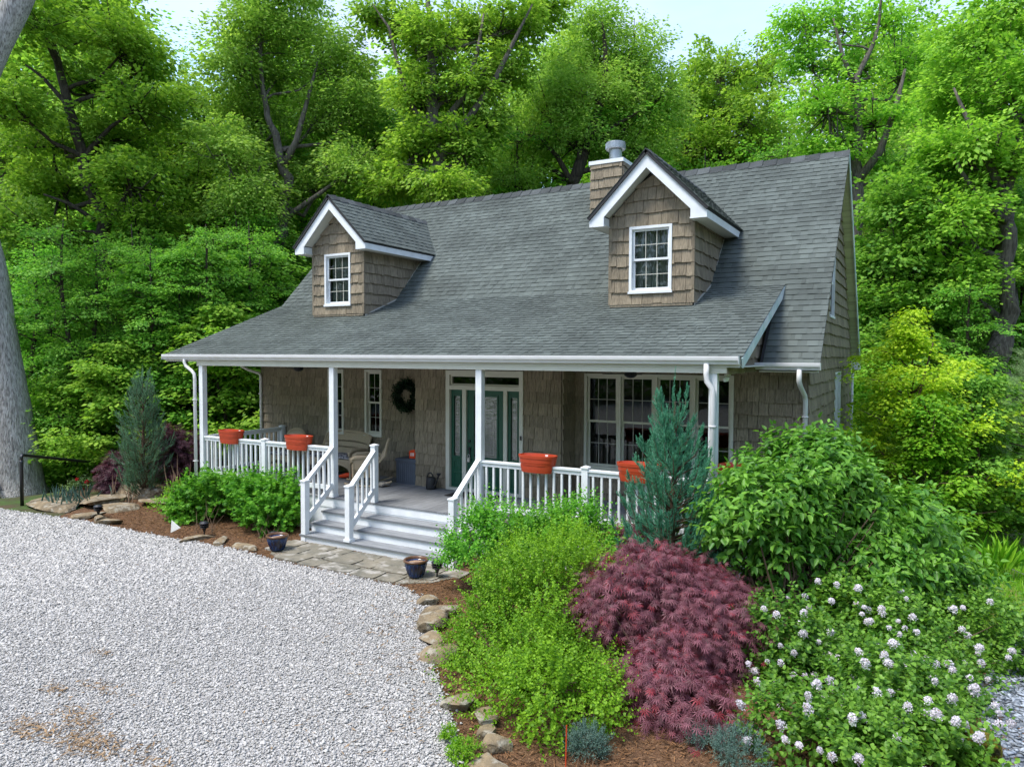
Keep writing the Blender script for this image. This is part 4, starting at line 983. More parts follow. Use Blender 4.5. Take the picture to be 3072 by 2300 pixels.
# ------------------------------------------------------------------ leaves
def nrm(a): return a/(np.linalg.norm(a, axis=-1, keepdims=True)+1e-9)
def leaf_geo(P, D, N, L, W, shape='kite', fold=.25, droop=.15):
    """leaf blades as vertices and quads; P base, D along, N face normal"""
    D = nrm(D); N = nrm(N-D*np.sum(N*D, -1, keepdims=True)); S = np.cross(N, D); L = L[:, None]; W = W[:, None]; n = len(P)
    if shape == 'kite':
        V = np.stack([P, P+D*L*.42+S*W, P+D*L-N*L*droop, P+D*L*.42-S*W], 1); return V.reshape(-1, 3), np.arange(n*4).reshape(-1, 4)
    if shape == 'oval':
        a = P+D*L*.28+N*W*fold; b = P+D*L*.66+N*(W*fold-L*droop*.4)
        V = np.stack([P, a+S*W, b+S*W*.78, P+D*L-N*L*droop, b-S*W*.78, a-S*W], 1)
        F = np.array([(0, 5, 4, 3), (0, 3, 2, 1)]); return V.reshape(-1, 3), (F[None]+np.arange(n)[:, None, None]*6).reshape(-1, 4)
    if shape in ('lace', 'lobed'):
        angs = np.radians([-105, -68, -34, 0, 34, 68, 105] if shape == 'lace' else [-100, -48, 0, 48, 100]); lens = ([.6, .85, 1, 1.05, 1, .85, .6] if shape == 'lace' else [.6, .85, 1, .85, .6])
        wd = .065 if shape == 'lace' else .26; vs = [P]
        for an, le in zip(angs, lens):
            d = D*math.cos(an)+S*math.sin(an); s_ = np.cross(N, d); l_ = L*le
            vs += [P+d*l_*.5+s_*l_*wd, P+d*l_-N*l_*droop, P+d*l_*.5-s_*l_*wd]
        V = np.stack(vs, 1); k = len(angs); F = np.array([(0, 3+3*i, 2+3*i, 1+3*i) for i in range(k)])
        return V.reshape(-1, 3), (F[None]+np.arange(n)[:, None, None]*(3*k+1)).reshape(-1, 4)

class Leaves:
    def __init__(s): s.V = []; s.F = []; s.n = 0
    def add(s, V, F): s.V.append(V); s.F.append(F+s.n); s.n += len(V)
    def build(s, name, mt, parent=None): return np_mesh(name, np.concatenate(s.V), np.concatenate(s.F), mt, parent)

def sprigs(lv, S, A, ln, k, L, W, rng, shape='oval', fwd=.5, out=.8, droop=.15, up=.7, fold=.25, wild=.4, opposite=False, grav=0.0, taper=.35):
    """shoots starting at S along A with k leaves each"""
    n = len(S); A = nrm(A); ref = np.where(np.abs(A[:, 2:3]) < .9, np.array([[0, 0, 1.]]), np.array([[1., 0, 0]])); B1 = nrm(np.cross(ref, A)); B2 = np.cross(A, B1)
    ph0 = rng.uniform(0, 6.28, n)
    for j in range(k):
        t = (j+.7)/k
        ph = ph0+(j*2.4 if not opposite else (j//2)*1.57+(j % 2)*3.14)+rng.normal(0, .25, n)
        rad = B1*np.cos(ph)[:, None]+B2*np.sin(ph)[:, None]
        P = S+A*(ln*t)[:, None]; P[:, 2] -= grav*(ln*t)**2
        top = 1.0 if j < k-1 else 2.2
        D = nrm(A*fwd*top+rad*out/top+np.array([0, 0, -grav*.6])); N = nrm(np.array([0, 0, 1.])*up+A*.35+rad*.1+rng.normal(0, wild, (n, 3)))
        sz = L*(1-taper*t)*rng.uniform(.75, 1.2, n)
        lv.add(*leaf_geo(P, D, N, sz, sz*W, shape, fold, droop))
HR, HF = np.array((RGT.x, RGT.y, 0)), nrm(np.array((FWD.x, FWD.y, 0)))
def lobe(px, py, rx, ry, d, rd=None):
    """an ellipsoid of foliage: where it stands, and its half sizes across, in depth and up (metres)"""
    s_ = d*3072/2212/2151.45; c_ = np.array(at(px, py, d)); return c_, np.array((rx*s_, rd if rd else rx*s_*.9, ry*s_))
def on_lobes(lobes, n, rng, shell=(.72, 1.0), low=-.55):
    """points near the surface of a group of ellipsoids and their outward directions, hidden ones dropped"""
    w_ = np.array([r[0]*r[2]+r[1]*r[2]+r[0]*r[1] for c_, r in lobes]); w_ /= w_.sum(); S, A = [], []
    for (c_, r), wi in zip(lobes, w_):
        m_ = int(n*wi)+1; u = nrm(rng.normal(0, 1, (m_*2, 3))); u = u[u[:, 2] > low][:m_]; k = rng.uniform(*shell, len(u))[:, None]
        q = u*r*k; p = c_+HR*q[:, :1]+HF*q[:, 1:2]+np.array((0, 0, 1.))*q[:, 2:3]
        g = nrm(u/r); a = HR*g[:, :1]+HF*g[:, 1:2]+np.array((0, 0, 1.))*g[:, 2:3]
        keep = np.ones(len(p), bool)
        for c2, r2 in lobes:
            if c2 is c_: continue
            dlt = p-c2; e = np.stack([dlt@HR, dlt@HF, dlt[:, 2]], -1)/r2; keep &= (e**2).sum(-1) > .45
        S.append(p[keep]); A.append(a[keep])
    return np.concatenate(S), np.concatenate(A)
def clump(S, A, f, thr, seed):
    """thin the shoots out in drifts, so the bush has hollows and tufts"""
    r_ = np.random.default_rng(seed+900); g = np.zeros(len(S))
    for i in range(5): g += np.sin(S@nrm(r_.normal(0, 1, 3))*f*r_.uniform(.7, 1.6)+r_.uniform(0, 6.28))
    k = g/1.6+r_.normal(0, .25, len(S)) > thr
    return S[k], A[k], g[k]
def stems(lobes, base, n, rng, r0=.014, per=6):
    mb = MB()
    for c_, r in lobes:
        for i in range(per):
            u = nrm(rng.normal(0, 1, 3)); u[2] = abs(u[2]); q = u*r*.8; p = c_+HR*q[0]+HF*q[1]+np.array((0, 0, 1.))*q[2]
            b = np.array(base)+np.array((rng.normal(0, .12), rng.normal(0, .12), 0)); mid = b*.45+p*.55+np.array((0, 0, -.05))+rng.normal(0, .06, 3)
            mb.tube([b, b*.75+mid*.25+np.array((0, 0, .06)), mid, p], [r0, r0*.85, r0*.6, r0*.3], 5)
    return mb
def shrub(name, label, cat, base, lobes, mt, n, k, ln, L, W, seed, group=None, shape='oval', lift=.45, per=5, sr=.014, inner=.3, part='foliage', low=-.55, shell=(.72, 1.0), bark='stem', cl=(7., -.55), **kw):
    rng = np.random.default_rng(seed); t = thing(name, label, cat, base, 0, group); off = np.array(base)
    lv = Leaves(); S, A = on_lobes(lobes, int(n*1.35), rng, low=low, shell=shell); S, A, g_ = clump(S, A, cl[0], cl[1], seed); S = S+A*(g_[:, None]*.035)
    A = nrm(A+np.array((0, 0, lift))+rng.normal(0, .3, A.shape)); sprigs(lv, S, A, np.full(len(S), ln)*rng.uniform(.6, 1.35, len(S)), k, L, W, rng, shape, **kw)
    if inner:
        S, A = on_lobes(lobes, int(n*inner), rng, shell=(.25, .7), low=-.4)
        sprigs(lv, S, nrm(A+rng.normal(0, .6, A.shape)), np.full(len(S), ln), k, L, W, rng, shape, **kw)
    for V in lv.V: V -= off
    lv.build(part, mt, t)
    s_ = stems([(c_-off, r) for c_, r in lobes], (0, 0, 0), n, rng, sr, per); s_.build('stems', bark, t)
    return t
M['lf_bright'] = leafmat('bright_shrub_leaf', (.09, .25, .012), (.28, .54, .03), .4)
M['lf_mid'] = leafmat('mid_shrub_leaf', (.06, .22, .018), (.22, .49, .045), .42)
M['lf_big'] = leafmat('large_shrub_leaf', (.055, .20, .02), (.22, .48, .06), .38, .42, .35)
M['lf_lilac'] = leafmat('lilac_leaf', (.05, .18, .018), (.22, .46, .055), .38, .45, .3)
M['lf_lace'] = leafmat('red_maple_leaf', (.08, .028, .035), (.31, .12, .15), .3, .5, .3, (1.3, .5, .6), (.36, .05, .065), .92)
M['lf_lace2'] = leafmat('purple_maple_leaf', (.045, .016, .024), (.15, .055, .075), .3, .5, .3, (1.3, .5, .6))
M['lf_jun'] = leafmat('juniper_needle', (.04, .19, .105), (.16, .42, .265), .2, .6, .2, (1, 1.1, .8))
M['lf_jun2'] = leafmat('old_juniper_needle', (.06, .15, .085), (.20, .36, .21), .2, .6, .2, (1, 1.1, .8), (.10, .055, .03), .9)
M['lf_low'] = leafmat('low_juniper_needle', (.05, .11, .085), (.17, .27, .22), .2, .6, .2, (1, 1, .9))
M['lf_yellow'] = leafmat('yellow_green_leaf', (.25, .45, .012), (.56, .74, .045), .45)
M['lf_rhodo'] = leafmat('rhododendron_leaf', (.10, .19, .05), (.26, .36, .13), .2)
M['lf_wreath'] = leafmat('wreath_leaf', (.004, .012, .005), (.02, .055, .022), .1)
M['lf_weed'] = leafmat('weed_leaf', (.10, .30, .012), (.27, .50, .03), .4)
M['petal'] = leafmat('pale_lilac_petal', (.72, .66, .72), (.9, .88, .9), .4, .6, .2, (1, 1, 1), (.42, .30, .18), .93)
M['redpetal'] = leafmat('red_petal', (.55, .02, .03), (.75, .05, .08), .3, .6, .2, (1, .6, .6))
M['pinkpetal'] = leafmat('pink_petal', (.7, .5, .5), (.85, .72, .72), .3, .6, .2, (1, 1, 1))

G0 = lambda px, py: tuple(np.array((CAM+(at(px, py, 1.)-CAM)*((GZ-CAM.z)/(at(px, py, 1.)-CAM).z))))
# bright green fine-leaved shrub in front
lb = [lobe(1130, 1430, 150, 120, 7.9, .75), lobe(1185, 1280, 150, 115, 8.6, .8), lobe(1255, 1470, 90, 90, 7.7, .5), lobe(1045, 1430, 70, 80, 8.1, .5), lobe(1215, 1205, 80, 45, 9.1, .5), lobe(1080, 1320, 80, 90, 8.5, .5), lobe(1170, 1500, 140, 72, 6.8, .6), lobe(1090, 1480, 60, 60, 7.1, .4), lobe(1040, 1370, 45, 55, 8.3, .4), lobe(1280, 1515, 75, 50, 6.75, .4)]
shrub('bright_shrub', 'bright lime green small leaved shrub beside the gravel in front of the red maple', 'shrub', (2.75, -3.75, GZ), lb, 'lf_bright', 4400, 13, .25, .033, .50, 1, lift=.5, up=.6, fold=.1, wild=.5, per=7, fwd=.35, out=.9, inner=.5, shell=(.55, 1.04), low=-.8)
# red lace-leaf maple
lb = [lobe(1420, 1290, 150, 95, 8.5, .9), lobe(1335, 1310, 75, 85, 8.2, .6), lobe(1535, 1370, 85, 105, 8.2, .7), lobe(1440, 1400, 120, 110, 7.9, .6), lobe(1365, 1400, 70, 80, 7.9, .4), lobe(1480, 1490, 75, 65, 7.6, .35), lobe(1570, 1340, 65, 70, 8.5, .5), lobe(1400, 1480, 60, 60, 7.2, .3), lobe(1500, 1520, 80, 45, 6.8, .3), lobe(1440, 1500, 60, 50, 7.0, .3)]
shrub('red_lace_maple', 'weeping dark red lace leaf maple mounding between the bright and the flowering shrub', 'shrub', (4.35, -3.1, GZ), lb, 'lf_lace', 3800, 6, .26, .090, 1.0, 2, shape='lace', lift=-.3, fwd=.75, out=.5, droop=.3, up=.8, wild=.3, grav=1.6, per=7, sr=.02, inner=.35, low=-.45, cl=(8., -.75))
lb = [lobe(1395, 1180, 45, 22, 9.9, .3), lobe(1350, 1172, 25, 14, 10., .2)]
shrub('young_red_maple', 'small red lace leaf maple peeping between the tall juniper and the green bushes', 'shrub', G0(1390, 1290), lb, 'lf_lace', 260, 5, .2, .10, 1.0, 3, shape='lace', lift=-.1, fwd=.75, out=.5, droop=.3, up=.8, wild=.3, grav=1.2, per=4)
# flowering lilac
lb = [lobe(1800, 1400, 150, 110, 8.0, .8), lobe(1735, 1535, 110, 105, 7.3, .6), lobe(1930, 1420, 150, 110, 8.1, .8), lobe(1985, 1545, 140, 100, 7.3, .7), lobe(1860, 1600, 140, 80, 6.9, .6), lobe(2120, 1400, 95, 85, 8.3, .6), lobe(1690, 1400, 70, 80, 7.8, .5), lobe(2100, 1490, 90, 70, 7.7, .5), lobe(1740, 1600, 100, 75, 6.1, .45), lobe(1840, 1640, 120, 70, 5.75, .45), lobe(1980, 1630, 110, 75, 5.8, .45), lobe(2050, 1570, 75, 70, 6.4, .4), lobe(1930, 1520, 120, 80, 6.5, .5)]
lil = shrub('lilac_bush', 'flowering lilac bush covered in pale clusters at the near right corner', 'shrub', (5.9, -2.7, GZ), lb, 'lf_lilac', 4200, 9, .24, .066, .40, 4, lift=.45, fwd=.35, out=.85, droop=.22, up=.75, wild=.35, per=3, sr=.012, inner=.4, opposite=True, cl=(6., -.38))
def cluster(seed, n=120, R_=.044, mt='petal', name='blossom', parent=None, pl=.0145):
    r_ = np.random.default_rng(seed); u = nrm(r_.normal(0, 1, (n, 3))); h = r_.uniform(0, 1, n); P = u*np.stack([R_*(1-.45*h)]*3, -1)*r_.uniform(.7, 1, (n, 1)); P[:, 2] = P[:, 2]*.9+h*R_*.7
    lv = Leaves()
    for q in range(2):
        D = nrm(r_.normal(0, 1, (n, 3))); lv.add(*leaf_geo(P-D*pl*.5, D, u+r_.normal(0, .3, (n, 3)), np.full(n, pl), np.full(n, pl*.42), 'kite', 0, .1))
    return lv.build(name, mt, parent)
rngf = np.random.default_rng(77); S, A = on_lobes(lb, 1400, rngf, shell=(1.0, 1.04), low=-.6); S = S+nrm(A+np.array((0, 0, .45)))*rngf.uniform(.12, .22, (len(S), 1))
toc = nrm(np.array(CAM)-S); ok = ((A*toc).sum(-1) > .3) & (((S-np.array(CAM))@np.array(FWD)) < 8.1) & (np.abs((S-np.array(CAM))@np.array(RGT)) < ((S-np.array(CAM))@np.array(FWD))*.70); S, A = S[ok], A[ok]
pick, flx = [], []
for i in rngf.permutation(len(S)):
    if all(np.linalg.norm(S[i]-S[j]) > (.085 if rngf.uniform() < .45 else .16) for j in pick):
        pick.append(i)
    if len(pick) >= 190: break
protos = []; near = sorted(pick, key=lambda i: np.linalg.norm(S[i]-np.array(CAM))); LB0 = np.array((5.9, -2.7, GZ)); rest = Leaves()
for q, i in enumerate(near):
    if q < 4:
        o = cluster(200+q, parent=lil); protos.append(o)
    elif q < 98:
        o = protos[q % 4].copy(); COL.objects.link(o); o.parent = lil
    d_ = nrm(A[i]+np.array((0, 0, .7))); ro = Vector(d_).to_track_quat('Z', 'Y'); sc_ = rngf.uniform(.7, 1.3)
    if q < 98:
        o.location = tuple(S[i]-LB0); o.rotation_euler = ro.to_euler(); o.scale = (sc_, sc_, sc_*rngf.uniform(.9, 1.3))
    else:
        me = protos[q % 4].data; v = np.empty(len(me.vertices)*3, np.float32); me.vertices.foreach_get('co', v); v = v.reshape(-1, 3)*sc_@np.array(ro.to_matrix()).T+(S[i]-LB0); rest.add(v, np.arange(len(v)).reshape(-1, 4))
if rest.V:
    o = rest.build('blossoms', 'petal', lil); o['kind'] = 'stuff'
print('blossoms', len(near))
# large-leaved shrub at the porch corner
lb = [lobe(1745, 1075, 130, 95, 9.6, .8), lobe(1640, 1120, 110, 95, 9.1, .7), lobe(1845, 1135, 140, 105, 9.6, .9), lobe(1750, 1000, 70, 50, 9.9, .5), lobe(1560, 1145, 60, 50, 9.4, .5), lobe(1740, 1215, 115, 85, 9.0, .6), lobe(1940, 1180, 110, 100, 9.9, .7), lobe(1850, 1240, 140, 75, 9.0, .6), lobe(2020, 1250, 80, 65, 10.3, .6)]
lsb = (5.15, -1.35, GZ)
lsh = shrub('large_leaved_shrub', 'big rounded shrub with long pointed green leaves at the right porch corner', 'shrub', lsb, lb, 'lf_big', 2000, 8, .36, .145, .26, 5, shell=(.6, 1.06), lift=.55, fwd=.45, out=.8, droop=.3, up=.75, wild=.3, per=9, sr=.02, inner=.35, opposite=True, grav=.5, cl=(5., -.4))
o = cluster(230, parent=lsh); o.location = tuple(np.array(at(2045, 1185, 9.6))-np.array(lsb)); o.scale = (1.5,)*3
# bushes in front of the right rail
for i, (nm, lbl, lbs, bs) in enumerate((('rail_bush', 'leafy green bush against the right newel post of the stairs', [lobe(1030, 1185, 60, 60, 10.6, .45), lobe(1085, 1150, 50, 50, 10.6, .4)], (1075, 1290)),
        ('rail_bush', 'green bush with pale pink blooms in front of the balusters right of the stairs', [lobe(1150, 1190, 75, 55, 10.3, .5), lobe(1195, 1140, 45, 40, 10.4, .4)], (1150, 1300)),
        ('rail_bush', 'loose green bush between the balusters and the tall juniper', [lobe(1260, 1170, 70, 55, 10.1, .5), lobe(1310, 1200, 50, 50, 10.0, .4), lobe(1240, 1125, 40, 35, 10.3, .3)], (1260, 1310)))):
    b_ = shrub(nm, lbl, 'bush', G0(*bs), lbs, 'lf_mid', 520, 9, .26, .062, .34, 20+i, group='bushes along the right porch rail', lift=.75, fwd=.4, out=.8, up=.7, wild=.4, per=6, inner=.4, opposite=True)
    if i == 1:
        for (px, py) in ((1095, 1128), (1105, 1145)):
            o = cluster(240+px, mt='pinkpetal', parent=b_); o.location = tuple(np.array(at(px, py, 10.2))-np.array(G0(*bs)))
# bushes left of the stairs
for i, (lbl, lbs, bs) in enumerate((('lush green bush with lobed leaves nearest the left stair newel', [lobe(580, 1110, 60, 48, 14.2, .55), lobe(545, 1070, 40, 35, 14.5, .4), lobe(615, 1075, 35, 40, 14.3, .35)], (575, 1165)),
        ('lush green bush with lobed leaves below the left rail', [lobe(460, 1085, 60, 58, 15.0, .6), lobe(480, 1045, 30, 32, 15.2, .3), lobe(425, 1100, 40, 45, 15.2, .4)], (450, 1150)))):
    shrub('hydrangea_bush', lbl, 'bush', G0(*bs), lbs, 'lf_mid', 560, 8, .28, .085, .9, 30+i, group='lobed leaf bushes left of the stairs', shape='lobed', lift=.5, fwd=.4, out=.85, up=.8, wild=.3, droop=.2, per=3, sr=.006, inner=.4)
shrub('yellow_bush', 'small yellow green bush between the left juniper and the lobed leaf bushes', 'bush', G0(375, 1120), [lobe(378, 1085, 42, 32, 16.3, .5), lobe(350, 1095, 24, 22, 16.3, .3), lobe(355, 1118, 14, 8, 16.0, .2)], 'lf_weed', 260, 8, .2, .045, .45, 33, per=5)

def juniper(name, label, base, top_z, prof, mt, n, seed, group=None, needles=20, ln=.20, plumes=150):
    """upright feathery plumes round a hidden trunk; prof(t) = reach at height fraction t"""
    rng = np.random.default_rng(seed); t_ = thing(name, label, 'juniper', base, 0, group); H = top_z-base[2]; lv = Leaves(); mb = MB().tube([(0, 0, -.1), (0, 0, H*.45), (.02, 0, H*.9)], [.05, .035, .008], 8)
    S, A, Ln = [], [], []
    for i in range(plumes):
        h = rng.beta(1.0, 1.35)*.86; a = i*2.4+rng.normal(0, .4); d = np.array((math.cos(a), math.sin(a), 0)); r_ = prof(h)*rng.uniform(.55, 1.15)
        L_ = min(rng.uniform(.35, .75)*(1-.35*h)*(.6+.4*H/2.4), H*1.0-h*H*.95); p0 = d*r_*.25+np.array((0, 0, h*H*.95)); p1 = d*r_*.8+np.array((0, 0, h*H*.95+L_*.35)); p2 = d*r_*1.02+np.array((0, 0, h*H*.95+L_))
        m_ = int(n/plumes); f = np.sort(rng.uniform(.05, 1, m_)); Q = (1-f)[:, None]**2*p0+2*((1-f)*f)[:, None]*p1+f[:, None]**2*p2; T = nrm(2*(1-f)[:, None]*(p1-p0)+2*f[:, None]*(p2-p1))
        side = nrm(rng.normal(0, 1, (m_, 3))); S.append(Q); A.append(nrm(T*.9+side*.75*(1-.6*f)[:, None]+np.array((0, 0, .25)))); Ln.append(ln*(1.25-.75*f)*rng.uniform(.7, 1.25, m_))
        mb.tube([p0*(.1, .1, 1)-np.array((0, 0, .05)), p0, p1, p2], [.012, .010, .006, .002], 4)
    for k in range(5):
        S.append(np.array([(0, 0, H*(.80+.045*k))])); A.append(np.array([(.1*math.sin(k*2), .1*math.cos(k*2), 1.)])); Ln.append(np.array([.22]))
    sprigs(lv, np.concatenate(S), np.concatenate(A), np.concatenate(Ln), needles, .055, .10, rng, 'kite', fwd=.95, out=.38, droop=.05, up=.3, wild=.6, taper=.5)
    lv.build('foliage', mt, t_); mb.build('trunk', 'stem', t_)
    return t_
jb = at(1452, 1185, 9.65)
juniper('tall_juniper', 'tall blue green juniper in front of the window side of the porch', (jb.x, jb.y, GZ), at(1455, 815, 9.65).z, lambda t: .70*(1-t)**.85*(.75+.6*min(1, t*3.2+.35)), 'lf_jun', 4400, 51, plumes=200)
jb = at(312, 1100, 17.3)
juniper('old_juniper', 'blue green juniper with brown patches left of the porch by the sandstone slabs', (jb.x, jb.y, GZ), at(318, 800, 17.3).z, lambda t: .72*(1-t)**.8*(.7+.5*min(1, t*3)), 'lf_jun2', 2900, 52, ln=.25, plumes=140)
# low junipers on the mulch
for i, (px, py, rx, ry, d, lbl) in enumerate(((1268, 1618, 34, 26, 6.15, 'small blue green creeping juniper clump on the mulch under the bright shrub'), (1535, 1592, 42, 16, 6.35, 'dim low juniper under the drooping red maple branches'), (1580, 1628, 50, 20, 6.05, 'spreading low juniper at the bottom edge beside the lilac'))):
    shrub('low_juniper', lbl, 'juniper', G0(px, py+22), [lobe(px, py, rx, ry, d, rx*d*.00055)], 'lf_low', 330, 16, .10, .022, .16, 60+i, group='low junipers on the mulch', shape='kite', lift=.6, fwd=.7, out=.6, up=.4, wild=.6, per=6, sr=.006)
# purple maples by the left juniper
for i, (lbs, bs, lbl) in enumerate((([lobe(388, 985, 34, 42, 17.9, .5), lobe(400, 1040, 26, 30, 17.8, .4), lobe(362, 950, 22, 20, 18.2, .3)], (392, 1095), 'purple lace leaf maple squeezed between the left juniper and the porch corner'), ([lobe(252, 1040, 24, 32, 18.2, .4), lobe(262, 1012, 20, 16, 18.2, .3)], (255, 1095), 'drooping purple lace leaf maple at the end of the black handrail'))):
    shrub('purple_maple', lbl, 'shrub', G0(*bs), lbs, 'lf_lace2', 480, 6, .28, .13, 1.0, 70+i, group='purple maples beside the left juniper', shape='lace', lift=-.2, fwd=.75, out=.5, droop=.3, up=.8, wild=.3, grav=1.2, per=5)
rh = shrub('rhododendron', 'pale leaved rhododendron with red blooms behind the sandstone slabs', 'shrub', G0(190, 1092), [lobe(188, 1062, 34, 20, 18.8, .45), lobe(210, 1072, 22, 14, 18.8, .35), lobe(178, 1045, 14, 12, 18.9, .25)], 'lf_rhodo', 210, 9, .22, .12, .16, 80, lift=.6, fwd=.3, out=.9, up=.8, per=5)
for px, py in ((166, 1037), (188, 1042), (180, 1060)):
    o = cluster(250+px, 60, .06, 'redpetal', parent=rh, pl=.05); o.location = tuple(np.array(at(px, py, 18.5))-np.array(G0(190, 1092)))
# blades and weeds
def tuft(name, label, base, n, h, w_, mt, seed, spread=.12, group=None, cat='plant', lean=.35):
    r_ = np.random.default_rng(seed); P = np.stack([r_.normal(0, spread, n), r_.normal(0, spread, n), np.zeros(n)], -1); D = np.stack([r_.normal(0, lean, n), r_.normal(0, lean, n), np.ones(n)], -1)
    l_ = r_.uniform(.5, 1.1, n)*h; lv = Leaves(); lv.add(*leaf_geo(P, D, r_.normal(0, 1, (n, 3)), l_, np.full(n, w_), 'oval', .2, .25)); t = thing(name, label, cat, base, 0, group); lv.build('leaves', mt, t); return t
tuft('iris_clump', 'clump of grey green blades at the foot of the pale trunk', G0(150, 1088), 60, .42, .016, 'lf_low', 90, .3)
for i, (px, py, lbl) in enumerate(((968, 1592, 'upper of two weed tufts in the gravel beside the edging stones'), (985, 1615, 'weed tuft next to the grey mossy stone at the gravel edge'), (1000, 1640, 'yellow green weed patch at the bottom edge between gravel and tan slab'))):
    b = G0(px, py); shrub('weed', lbl, 'weed', b, [lobe(px, py-6, 16+4*i, 9, 6.38-.14*i, .10)], 'lf_weed', 60+25*i, 7, .06, .022, .45, 92+i, group='weeds along the gravel edge', per=2, sr=.002, lift=.8)
# wreath on the porch wall
t = thing('wreath', 'dark leafy wreath hanging on the porch wall left of the entrance bay', 'wreath', (-3.44, 2.36, 1.85))
rw_ = np.random.default_rng(95); n = 560; a = rw_.uniform(0, 6.28, n); S = np.stack([np.cos(a)*.20, np.zeros(n), np.sin(a)*.21], -1)+rw_.normal(0, .04, (n, 3)); lv = Leaves()
A = nrm(np.stack([np.cos(a+.9), -.35+rw_.normal(0, .3, n), np.sin(a+.9)], -1)); sprigs(lv, S, A, np.full(n, .14), 6, .065, .3, rw_, 'oval', wild=.6)
lv.build('foliage', 'lf_wreath', t)
MB().tube([(math.cos(q)*.20, 0, math.sin(q)*.21) for q in np.linspace(0, 6.2832, 25)], .022, 6).build('twig_ring', 'bark_dark', t)
MB().lathe([(0, 0), (.05, .01), (.06, .03), (0, .04)], (0, -.05, .17), 10).build('bow', 'galv', t) if False else None
# ------------------------------------------------------------------ trees
M['lf_maple'] = leafmat('maple_leaf', (.125, .31, .03), (.39, .63, .075), .5, .55, .2)
M['lf_elm'] = leafmat('elm_leaf', (.16, .33, .045), (.42, .60, .11), .5, .55, .2)
M['lf_oak'] = leafmat('oak_leaf', (.135, .31, .03), (.42, .63, .08), .5, .55, .2)
M['lf_under'] = leafmat('understorey_leaf', (.085, .27, .032), (.30, .58, .075), .48, .5, .25)
M['lf_pine'] = leafmat('pine_needle', (.16, .28, .11), (.34, .48, .22), .25, .6, .2, (1, 1, .7))

def spray_leaves(lv, Cn, nrm_out, rs, k, L, W, rng, droop=.28, flat=.16, wild=.42, shape='kite'):
    """a flattened fan of leaves round every twig end"""
    n = len(Cn); a = rng.uniform(0, 6.28, (n, k)); r = np.sqrt(rng.uniform(.02, 1, (n, k)))*rs[:, None]
    o = nrm_out.copy(); o[:, 2] *= .35; o = nrm(o)
    side = nrm(np.cross(o, np.array((0, 0, 1.)))); upv = nrm(np.cross(side, o)); upv = np.where(upv[:, 2:3] < 0, -upv, upv)
    P = Cn[:, None]+o[:, None]*(r*np.cos(a))[..., None]+side[:, None]*(r*np.sin(a))[..., None]*.8+upv[:, None]*rng.normal(0, flat, (n, k))[..., None]*rs[:, None, None]
    P[..., 2] -= droop*r**2/rs[:, None]
    D = o[:, None]*(.5+np.cos(a))[..., None]+side[:, None]*np.sin(a)[..., None]+np.array((0, 0, -.35)); N = upv[:, None]+rng.normal(0, wild, (n, k, 3))
    l_ = L*rng.uniform(.65, 1.2, n*k)
    lv.add(*leaf_geo(P.reshape(-1, 3), D.reshape(-1, 3), N.reshape(-1, 3), l_, l_*W, shape, .2, .12))

def tree(name, label, base, path, rad, lobes, mt, bark, seed, group=None, nspray=520, k=52, rs=.62, L=.135, W=.36, cat='tree', limbs=True, shell=(.3, 1.12), extra=(), flat=.16, droop=.28, low=-.75, wild=.42, wob0=False):
    rng = np.random.default_rng(seed); off = np.array(base, float); t = thing(name, label, cat, tuple(off), 0, group)
    path = [np.array(p, float) for p in path]; lv = Leaves()
    S, A = on_lobes(lobes, nspray, rng, shell, low)
    keep = rng.uniform(0, 1, len(S)) < .93; S, A = S[keep], A[keep]
    spray_leaves(lv, S, A+rng.normal(0, .35, A.shape), rs*rng.uniform(.6, 1.3, len(S)), k, L, W, rng, droop, flat, wild)
    for V in lv.V: V -= off
    lv.build('crown', mt, t)
    mb = MB(); pp = path; n_ = len(pp)
    sm, sr_ = [], []
    for i in range(n_-1):
        for q in range(4):
            f = q/4; p0, p1, p2, p3 = pp[max(i-1, 0)], pp[i], pp[i+1], pp[min(i+2, n_-1)]
            c_ = .5*((2*p1)+(p2-p0)*f+(2*p0-5*p1+4*p2-p3)*f*f+(3*p1-p0-3*p2+p3)*f**3); sm.append(c_); sr_.append(rad[i]+(rad[i+1]-rad[i])*f)
    sm.append(pp[-1]); sr_.append(rad[-1])
    wob = [q+rng.normal(0, .10, 3)*np.array((1, 1, 0))*min(1, r_*3)*(0 if r_ > .4 or wob0 else 1) if 0 < i < len(sm)-1 else q for i, (q, r_) in enumerate(zip(sm, sr_))]
    mb.tube([q-off for q in wob], [r_*(rng.uniform(.93, 1.08) if not wob0 else rng.uniform(.985, 1.015)) for r_ in sr_], 20 if wob0 else 12)
    for ex, er in extra:
        mb.tube([np.array(q)-off for q in ex], er, 8)
    if limbs:
        for c_, r in lobes:
            zz = c_[2]-r[2]*.9-.3*np.linalg.norm((c_-wob[-1])[:2]); j = int(np.argmin([abs(q[2]-zz)+(0 if i > len(wob)*.25 else 3) for i, q in enumerate(wob)])); b = wob[j]; r0 = min(sr_[j]*.6, .13)
            e = c_+HR*r[0]*.1; mid = b*.5+e*.5+np.array((0, 0, -.12*np.linalg.norm(e-b)))+rng.normal(0, .25, 3); lim = [b, b*.72+mid*.28+np.array((0, 0, .08)), mid, mid*.4+e*.6+rng.normal(0, .15, 3), e]
            mb.tube([q-off for q in lim], [r0, r0*.85, r0*.62, r0*.42, r0*.25], 7)
            sel = S[((S-c_)**2/(r.max()**2)).sum(-1) < 1.1]
            for p in sel[rng.permutation(len(sel))[:16]]:
                s0 = lim[2]*.35+lim[4]*.65 if rng.uniform() < .5 else lim[3]; m2 = s0*.5+p*.5+np.array((0, 0, -.1))+rng.normal(0, .15, 3)
                mb.tube([s0-off, m2-off, p-off], [r0*.34, r0*.22, .012], 5)
    mb.build('trunk', bark, t, smooth=True)
    return t
